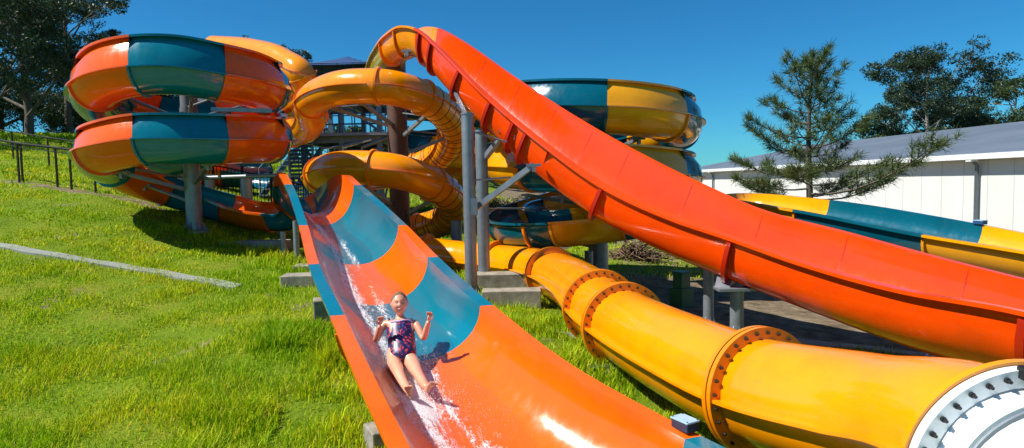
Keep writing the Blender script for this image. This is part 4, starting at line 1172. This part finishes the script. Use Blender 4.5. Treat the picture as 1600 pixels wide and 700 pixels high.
def inner(i, a, off=.0):
    """point on the inside of the trough, a = angle from the left rim"""
    w_, d_ = FA.w[i], FA.d[i]
    return FA.C[i]-(w_-off)*math.cos(a)*FA.U[i]-(d_-off)*math.sin(a)*FA.V[i]
def water():
    BL = [(*at(668, 566, 6.35)[:2], .16, .16), (*at(650, 632, 5.7)[:2], .2, .12), (*at(692, 628, 5.7)[:2], .2, .17), (*at(720, 660, 5.2)[:2], .3, .10), (*at(606, 566, 6.4)[:2], .14, .15), (*at(640, 600, 6)[:2], .2, .12)]
    ids = np.where(FA.k > nH+3.0)[0]; na = 56
    # densify along the path
    S = np.r_[0, np.cumsum(np.linalg.norm(np.diff(FA.C[ids], axis=0), axis=1))]
    ss = np.arange(0, S[-1], .035); V = []; uvs = []; foam = []
    I = {}
    for k in ('C', 'U', 'V'): I[k] = np.stack([np.interp(ss, S, getattr(FA, k)[ids][:, c]) for c in range(3)], 1)
    w_ = np.interp(ss, S, FA.w[ids]); d_ = np.interp(ss, S, FA.d[ids]); kk = np.interp(ss, S, FA.k[ids])
    g = np.random.default_rng(2); ph = g.uniform(0, 6.28, 12)
    #AA = np.linspace(R(30), R(122), na)
    for i in range(len(ss)):
        s = ss[i]
        a0 = R(34)+.12*math.sin(s*1.3)+.06*math.sin(s*4.1); a1 = R(122)+.12*math.sin(s*.9+1)+.07*math.sin(s*3.3+2)
        for j in range(na):
            a = a0+(a1-a0)*j/(na-1); e = math.sin(PI*j/(na-1))
            hgt = .003+.012*e**.5+e*(.005*math.sin(s*2.1+a*9+ph[0]+1.5*math.sin(s*.9+a*4))+.004*math.sin(a*17+1.3*math.sin(s*1.7+a*3)+ph[2]))
            V.append(I['C'][i]-(w_[i]-hgt)*math.cos(a)*I['U'][i]-(d_[i]-hgt)*math.sin(a)*I['V'][i])
            uvs.append((a*w_[i], s))
            f = -.075 if a < R(100) else -.075-.25*(a-R(100))
            t = (a-R(69)); f += .26*math.exp(-(t/.16)**2)+.20*math.exp(-((a-R(92))/.10)**2)*(.6+.4*math.sin(s*2.2))
            if kk[i] < kF-1.5: f += .18
            if kk[i] > kF+2.2: f += .10*math.sin(s*3+a*5)
            pt = V[-1]
            for (bx, by, br, bk) in BL:
                f += bk*math.exp(-((pt[0]-bx)**2+(pt[1]-by)**2)/br**2)
            foam.append(f-.35*(1-e)**3)
    n = len(ss); F = [[i*na+j, i*na+j+1, (i+1)*na+j+1, (i+1)*na+j] for i in range(n-1) for j in range(na-1)]
    o = obj('water', V, F, M['water']); tag(o, kind='structure')
    ul = o.data.uv_layers.new(name='flow'); vi = np.zeros(len(o.data.loops), np.int32); o.data.loops.foreach_get('vertex_index', vi)
    ul.data.foreach_set('uv', np.array(uvs)[vi].ravel().astype(np.float32))
    o.data.attributes.new('foam', 'FLOAT', 'POINT').data.foreach_set('value', np.array(foam, np.float32))
water()

# ================================================================== GIRL
def skinmat():
    m, nt, p = newmat('skin'); n = noise(nt, 9, 4, .6)
    L(nt, ramp(nt, n, [(.3, srgb(214, 148, 116)), (.7, srgb(230, 168, 138))]), p.inputs['Base Color'])
    p.inputs['Roughness'].default_value = .38; p.inputs['Subsurface Weight'].default_value = .12; p.inputs['Subsurface Radius'].default_value = (.02, .008, .004); p.inputs['Coat Weight'].default_value = .35; p.inputs['Coat Roughness'].default_value = .15
    M['skin'] = m
skinmat()
m, nt, p = newmat('swimsuit'); M['suit'] = m
tc = N(nt, 'ShaderNodeTexCoord'); vo = N(nt, 'ShaderNodeTexVoronoi'); vo.inputs['Scale'].default_value = 52; L(nt, tc.outputs['Object'], vo.inputs['Vector'])
sp = N(nt, 'ShaderNodeSeparateColor'); L(nt, vo.outputs['Color'], sp.inputs[0])
L(nt, ramp(nt, sp.outputs[0], [(0, srgb(28, 30, 70)), (.42, srgb(40, 36, 88)), (.5, srgb(150, 40, 84)), (.66, srgb(38, 40, 96)), (.8, srgb(60, 70, 140)), (.9, srgb(205, 70, 70))]), p.inputs['Base Color'])
for e in nt.nodes:
    if e.type == 'VALTORGB': e.color_ramp.interpolation = 'CONSTANT'
p.inputs['Roughness'].default_value = .35
M['trim'] = simple('suit_trim', srgb(170, 160, 205), .5)
M['hair'] = simple('wet_hair', srgb(128, 92, 60), .4, 0, .6, 45, 1, 90)
M['eye_white'] = simple('eye_white', (.75, .75, .72, 1), .2, 0, .02); M['eye_dark'] = simple('eye_dark', (.03, .025, .02, 1), .15); M['lip'] = simple('lips', srgb(190, 84, 78), .35); M['teeth'] = simple('teeth', (.8, .8, .76, 1), .25, 0, .02)
def skin_mesh(verts, edges, radii, sub=2, root=0):
    me = bpy.data.meshes.new('tmp'); me.from_pydata([tuple(v) for v in verts], edges, [])
    o = bpy.data.objects.new('tmp', me); COL.objects.link(o)
    sk = o.modifiers.new('skin', 'SKIN'); sk.use_smooth_shade = True
    if not me.skin_vertices: 
        bm = bmesh.new(); bm.from_mesh(me); bm.verts.layers.skin.verify(); bm.to_mesh(me); bm.free()
    for i, r in enumerate(radii):
        me.skin_vertices[0].data[i].radius = (r, r) if not hasattr(r, '__len__') else r
        me.skin_vertices[0].data[i].use_root = (i == root)
    ss = o.modifiers.new('sub', 'SUBSURF'); ss.levels = sub; ss.render_levels = sub
    dg = bpy.context.evaluated_depsgraph_get(); ev = o.evaluated_get(dg); m2 = ev.to_mesh()
    V = np.array([v.co[:] for v in m2.vertices]); F = [list(p.vertices) for p in m2.polygons]
    ev.to_mesh_clear(); bpy.data.objects.remove(o); bpy.data.meshes.remove(me)
    return V, F
def girl():
    A = lambda x, y, D: at(x, y, D)
    pel = A(629, 556, 6.40); wst = A(627, 537, 6.50); che = A(626, 513, 6.60); nk0 = A(625, 499, 6.66); nk1 = A(625, 491, 6.67); hd = A(624, 476, 6.66)
    shL = A(600, 503, 6.62); elL = A(587, 533, 6.50); wrL = A(594, 508, 6.40); shR = A(650, 503, 6.62); elR = A(662, 530, 6.48); wrR = A(670, 501, 6.40)
    hpL = A(614, 562, 6.38); knL = A(624, 587, 6.07); anL = A(640, 616, 5.78); hpR = A(641, 562, 6.38); knR = A(653, 585, 6.09); anR = A(668, 609, 5.82)
    verts = [pel, wst, che, nk0, nk1, hd]; rad = [(.138, .095), (.124, .08), (.132, .08), (.062, .05), .041, .045]
    edges = [(0, 1), (1, 2), (2, 3), (3, 4), (4, 5)]
    def chain(root, pts, rs):
        prev = root
        for q, r in zip(pts, rs):
            verts.append(q); rad.append(r); edges.append((prev, len(verts)-1)); prev = len(verts)-1
        return prev
    for s, sh, el, wr in ((-1, shL, elL, wrL), (1, shR, elR, wrR)):
        chain(2 if False else 2, [sh+(che-sh)*.12+[0, 0, -.002], sh+(el-sh)*.35, el, el+(wr-el)*.4, wr], [.052, .044, .036, .035, .025])
    for s, hp, kn, an, ft in ((-1, hpL, knL, anL, A(648, 631, 5.56)), (1, hpR, knR, anR, A(682, 626, 5.60))):
        chain(0, [hp, hp+(kn-hp)*.5, kn+[0, 0, .01], kn+(an-kn)*.35, an+[0, 0, .012]], [.088, .076, .054, .051, .034])
    V, F = skin_mesh(verts, edges, rad)
    parts = [(V, F, 0)]
    # feet: heel, arch, ball and toes, pointing up and away from the body
    def foot(an, tip, up):
        an = np.asarray(an); tip = np.asarray(tip); d = tip-an; d /= np.linalg.norm(d); up = np.asarray(up, float); up -= d*np.dot(up, d); up /= np.linalg.norm(up); sd = np.cross(d, up)
        v = [an, an+d*.05+up*.012, an+d*.10]; r = [.030, (.034, .026), (.038, .018)]; e = [(0, 1), (1, 2)]
        heel = an-d*.012-up*.028; v.append(heel); r.append(.026); e.append((0, 3))
        for k in range(5):
            o = (k-2)*.0145; ln = [.045, .042, .038, .033, .027][k]
            v.append(an+d*.125+sd*o-up*.002); r.append(.0105 if k else .013); e.append((2, len(v)-1))
            v.append(an+d*(.125+ln*.6)+sd*o+up*.004); r.append(.0085 if k else .011); e.append((len(v)-2, len(v)-1))
        return skin_mesh(v, e, r, 2)
    for an, kn, sx in ((anL, knL, -1), (anR, knR, 1)):
        sh = an-kn; sh /= np.linalg.norm(sh); d = sh*.45+np.array([.25*sx+.1, -.25, .75]); d /= np.linalg.norm(d)
        fv, ff = foot(an+[0, 0, .012], an+d*.2, -sh*.3+np.array([0, .8, .5])); parts.append((fv, ff, 0))
    # hands: palm, four unequal curled fingers and a thumb
    def hand(wr, fdir, pal, sx):
        wr = np.asarray(wr); f = np.asarray(fdir, float); f /= np.linalg.norm(f); n = np.asarray(pal, float); n -= f*np.dot(n, f); n /= np.linalg.norm(n); sd = np.cross(f, n)*sx
        v = [wr, wr+f*.025, wr+f*.058]; r = [.022, (.030, .016), (.034, .015)]; e = [(0, 1), (1, 2)]
        V0, F0 = skin_mesh(v, e, r, 2); out = [(V0, F0, 0)]
        for k in range(4):
            o = (k-1.5)*.0145; ln = [.043, .05, .046, .036][k]
            b0 = wr+f*.052+sd*o; b1 = b0+f*.022+sd*o*.15; b2 = b1+(f*.75+n*.65)*ln*.5; b3 = b2+(f*.1+n*1.0)*ln*.42
            out.append((*skin_mesh([b0, b1, b2, b3], [(0, 1), (1, 2), (2, 3)], [.0098, .0095, .0085, .007], 1), 0))
        b0 = wr+f*.02-sd*.022; b1 = b0+f*.022-sd*.018+n*.008; b2 = b1+f*.024-sd*.006+n*.014
        out.append((*skin_mesh([b0, b1, b2], [(0, 1), (1, 2)], [.0105, .009, .0072], 1), 0))
        return out
    toc = -np.array(hd)/np.linalg.norm(hd)
    parts += hand(wrL, [.12, -.1, 1], toc+[.35, 0, 0], 1); parts += hand(wrR, [.14, -.05, 1], toc+[-.35, 0, 0], -1)
    # head, shaped from a sphere; local frame: f forward, s to her left, u up
    f = toc+np.array([.06, 0, .0]); f /= np.linalg.norm(f); u = np.array([-.05, .22, 1.]); u -= f*np.dot(u, f); u /= np.linalg.norm(u); s = np.cross(u, f)
    hc = hd+u*.012
    def hpnt(x, y, z): return hc+(s*x+f*y+u*z)*1.17            # x side, y forward, z up
    nu, nv = 48, 40; HV = []
    g_ = lambda x, z, cx, cz, sx, sz: math.exp(-((x-cx)/sx)**2-((z-cz)/sz)**2)
    for j in range(nv+1):
        ph = PI*j/nv
        for i in range(nu):
            t = 2*PI*i/nu; x = math.sin(ph)*math.cos(t); y = math.sin(ph)*math.sin(t); z = math.cos(ph)
            X = x*.075*(1-.24*max(0, -z)**1.5); Y = y*.083*(1-.10*max(0, -z)); Z = z*.106
            if y < 0: Y *= 1.08; 
            if y < 0 and z < -.2: Y *= 1-.35*(-z-.2)
            if y > 0:
                w = y
                Y += w*(.017*g_(X, Z, 0, -.018, .010, .016)+.006*g_(X, Z, 0, .008, .009, .02)-.010*g_(X, Z, .027, .006, .014, .011)-.010*g_(X, Z, -.027, .006, .014, .011)
                        +.006*g_(X, Z, .036, -.022, .018, .016)+.006*g_(X, Z, -.036, -.022, .018, .016)+.007*g_(X, Z, 0, -.085, .018, .014)+.004*g_(X, Z, 0, .03, .05, .012)
                        -.006*g_(X, Z, 0, -.049, .022, .006))
            HV.append(hpnt(X, Y, Z))
    HF = [[j*nu+i, j*nu+(i+1) % nu, (j+1)*nu+(i+1) % nu, (j+1)*nu+i] for j in range(nv) for i in range(nu)]
    parts.append((np.array(HV), HF, 0))
    def ball(c, r, sc=(1, 1, 1), n=14):
        V = []; 
        for j in range(n+1):
            for i in range(n*2):
                p_, t = PI*j/n, PI*i/n
                V.append(c+(s*math.sin(p_)*math.cos(t)*r*sc[0]+f*math.sin(p_)*math.sin(t)*r*sc[1]+u*math.cos(p_)*r*sc[2])*1.17)
        m_ = n*2; return np.array(V), [[j*m_+i, j*m_+(i+1) % m_, (j+1)*m_+(i+1) % m_, (j+1)*m_+i] for j in range(n) for i in range(m_)]
    for sx in (-1, 1):
        parts.append((*ball(hpnt(sx*.026, .066, .006), .0085, (1.15, .8, .42)), 1))
        parts.append((*ball(hpnt(sx*.026, .0715, .006), .0046, (1, .6, .8)), 2))
        parts.append((*ball(hpnt(sx*.026, .076, .0205), .012, (1.2, .25, .16)), 5))
        parts.append((*ball(hpnt(sx*.075, -.006, -.004), .018, (.35, .75, 1.1)), 0))
    parts.append((*ball(hpnt(0, .071, -.050), .02, (1.15, .30, .42)), 3))
    parts.append((*ball(hpnt(0, .0745, -.0475), .0175, (1.1, .25, .24)), 4))
    Vs = []; Fs = []; mi = []; off = 0
    for v, f_, m_ in parts:
        Vs.append(v); Fs += [[a+off for a in q] for q in f_]; mi += [m_]*len(f_); off += len(v)
    loc = pel-np.array([0, 0, .09])
    Vs = np.concatenate(Vs)-loc
    body = obj('person', Vs, Fs, None, mats=[M['skin'], M['eye_white'], M['eye_dark'], M['lip'], M['teeth'], M['hair']], midx=mi)
    body.location = loc
    tag(body, 'girl in a patterned purple swimsuit sliding down seated with both hands raised', 'person')
    # swimsuit: rings round the torso, cut high at the legs, sweetheart neckline and two straps
    def ring_pts(c, ax, rx, ry, n=36, zoff=None):
        ax = ax/np.linalg.norm(ax); rgt = np.array([1., 0, 0])-ax*ax[0]; rgt /= np.linalg.norm(rgt); fw = np.cross(ax, rgt)
        if np.dot(fw, toc) < 0: fw = -fw
        return [c+rgt*rx*math.cos(2*PI*i/n)+fw*ry*math.sin(2*PI*i/n)+(ax*zoff(i/n) if zoff else 0) for i in range(n)]
    ax = (che-pel)/np.linalg.norm(che-pel); Lt = np.linalg.norm(che-pel)
    rings = []; n = 36
    front = lambda q: max(0, math.sin(2*PI*q))
    prof_s = [(-.33, .036, .060), (-.22, .092, .090), (-.08, .138, .112), (.08, .146, .112), (.3, .142, .108), (.55, .139, .104), (.8, .143, .106), (1.0, .147, .107), (1.1, .145, .102)]
    for k, (q, rx, ry) in enumerate(prof_s):
        zo = None
        if k == len(prof_s)-1: zo = lambda t: .012*abs(math.cos(2*PI*t*1.0+PI/2))*0+.016*front(t)*(abs(math.sin((t-.25)*2*PI*2)))-.004
        if k <= 1: zo = (lambda t: .045*abs(math.cos(2*PI*t))**1.5) if k else (lambda t: .02*abs(math.cos(2*PI*t)))
        rings.append(ring_pts(pel+ax*Lt*q, ax, rx, ry, n, zo))
    V = np.array([p for r in rings for p in r]); F = [[i*n+j, i*n+(j+1) % n, (i+1)*n+(j+1) % n, (i+1)*n+j] for i in range(len(rings)-1) for j in range(n)]
    F.append(list(range(n))[::-1])
    so_ = obj('swimsuit', V, F, M['suit'], body)
    md = so_.modifiers.new('sub', 'SUBSURF'); md.levels = 1; md.render_levels = 2
    top = rings[-1]; 
    mb = MB(); idx = [i % n for i in range(2, 17)]; mb.tube([top[i]+toc*.004 for i in idx], .0085, 8); mb.build('neckline_trim', M['trim'], so_, smooth=True)
    for sx, i in ((1, 4), (-1, 14)):
        sp_ = top[i]; shp = (shR if sx > 0 else shL)+(nk0-(shR if sx > 0 else shL))*.30+np.array([0, 0, .030])
        bk = top[(n-i) % n]
        mb = MB(); mb.tube([sp_, sp_+(shp-sp_)*.55+toc*.020, shp+toc*.012, shp+[0, .04, -.01], bk], .006, 8); mb.build('strap', M['suit'], so_, smooth=True)
    # hair: cap pulled back with a bun
    HV = []; nj = 22; ni = 48
    for j in range(nj+1):
        for i in range(ni):
            t = 2*PI*i/ni; y = math.sin(t)
            lim = R(62)+R(48)*(0.5-0.5*y)**.8          # low at the back, high at the forehead
            if y > 0: lim = R(90)-R(50)*y**1.3
            else: lim = R(86)+R(34)*(-y)
            ph = lim*j/nj
            x_, y_, z_ = math.sin(ph)*math.cos(t), math.sin(ph)*y, math.cos(ph)
            k = 1.03+.012*math.sin(t*22)*(j/nj)
            HV.append(hpnt(x_*.075*k, y_*.083*(1.08 if y_ < 0 else 1)*k, z_*.106*1.025))
    HF = [[j*ni+i, j*ni+(i+1) % ni, (j+1)*ni+(i+1) % ni, (j+1)*ni+i] for j in range(nj) for i in range(ni)]
    h = obj('hair', HV, HF, M['hair'], body); q = h.modifiers.new('solid', 'SOLIDIFY'); q.thickness = .003; q.offset = -1
    v, f2 = ball(hpnt(.0, -.10, .03), .028); obj('hair_bun', v, f2, M['hair'], h)
girl()

# ---- splash round the legs and feet, behind the hips
def splash():
    g = np.random.default_rng(9); ico = None
    phi = (1+5**.5)/2
    iv = np.array([[-1, phi, 0], [1, phi, 0], [-1, -phi, 0], [1, -phi, 0], [0, -1, phi], [0, 1, phi], [0, -1, -phi], [0, 1, -phi], [phi, 0, -1], [phi, 0, 1], [-phi, 0, -1], [-phi, 0, 1]])/1.9
    fi = np.array([[0, 11, 5], [0, 5, 1], [0, 1, 7], [0, 7, 10], [0, 10, 11], [1, 5, 9], [5, 11, 4], [11, 10, 2], [10, 7, 6], [7, 1, 8], [3, 9, 4], [3, 4, 2], [3, 2, 6], [3, 6, 8], [3, 8, 9], [4, 9, 5], [2, 4, 11], [6, 2, 10], [8, 6, 7], [9, 8, 1]])
    P = []; S = []
    def burst(c, n, spread, up, s0):
        for _ in range(n):
            d = g.normal(size=3)*np.array(spread); d[2] = abs(g.normal())*up-.02
            P.append(np.array(c)+d); S.append(s0*.62*g.uniform(.3, 1.2)*(1 if g.random() < .93 else 1.6))
    burst(at(650, 632, 5.75), 420, (.16, .14, 0), .055, .0055)
    burst(at(684, 620, 5.80), 420, (.15, .14, 0), .060, .0055)
    burst(at(700, 650, 5.45), 420, (.25, .22, 0), .035, .005)
    burst(at(632, 600, 6.05), 320, (.16, .18, 0), .045, .005)
    burst(at(668, 560, 6.35), 300, (.10, .16, 0), .05, .005)
    burst(at(605, 560, 6.35), 260, (.08, .16, 0), .04, .005)
    burst(at(640, 600, 5.95), 180, (.05, .12, 0), .08, .005)
    P = np.array(P); S = np.array(S); n = len(P)
    V = (P[:, None]+iv[None]*S[:, None, None]*(1, 1, 1)).reshape(-1, 3)
    F = (fi[None]+np.arange(n)[:, None, None]*12).reshape(-1, 3)
    me_o = obj('splash', V, F.tolist(), M['drop']); tag(me_o, 'white spray thrown up around the girl\'s legs and feet', 'splash', kind='stuff')
m, nt, p = newmat('drops'); M['drop'] = m
p.inputs['Base Color'].default_value = (.85, .88, .9, 1); p.inputs['Roughness'].default_value = .08; p.inputs['Transmission Weight'].default_value = .55; p.inputs['IOR'].default_value = 1.33
splash()
# ================================================================== LIGHT AND SKY
SUN = np.array([-.62, -.14, .77]); SUN /= np.linalg.norm(SUN)
w = bpy.data.worlds.new('World'); scene.world = w; w.use_nodes = True
nt = w.node_tree; bg = nt.nodes['Background']
sky = nt.nodes.new('ShaderNodeTexSky'); sky.sky_type = 'NISHITA'; sky.sun_disc = False
sky.sun_elevation = math.asin(SUN[2]); sky.sun_rotation = math.atan2(SUN[0], SUN[1])
sky.altitude = 400; sky.air_density = 1.0; sky.dust_density = .05; sky.ozone_density = 3.5
hs = nt.nodes.new('ShaderNodeHueSaturation'); hs.inputs['Saturation'].default_value = 1.12; hs.inputs['Hue'].default_value = .495
nt.links.new(sky.outputs[0], hs.inputs['Color']); tint = nt.nodes.new('ShaderNodeMix'); tint.data_type = 'RGBA'; tint.blend_type = 'MULTIPLY'; tint.inputs['Factor'].default_value = 1; tint.inputs[7].default_value = (.18, .62, .84, 1)
nt.links.new(hs.outputs[0], tint.inputs[6]); nt.links.new(tint.outputs[2], bg.inputs[0]); bg.inputs[1].default_value = .09
sd = bpy.data.lights.new('sun', 'SUN'); sd.energy = 5.0; sd.angle = R(.5); sd.color = (1, .95, .87)
so = bpy.data.objects.new('sun', sd); COL.objects.link(so)
so.rotation_euler = Vector((-SUN[0], -SUN[1], -SUN[2])).to_track_quat('-Z', 'Y').to_euler()
so.location = (-20, 0, 30)
vs = scene.view_settings; vs.view_transform = 'Standard'; vs.look = 'None'; vs.exposure = .56; vs.gamma = 1; vs.use_curve_mapping = False
scene.cycles.max_bounces = 8; scene.cycles.transparent_max_bounces = 16
scene.cycles.use_denoising = True
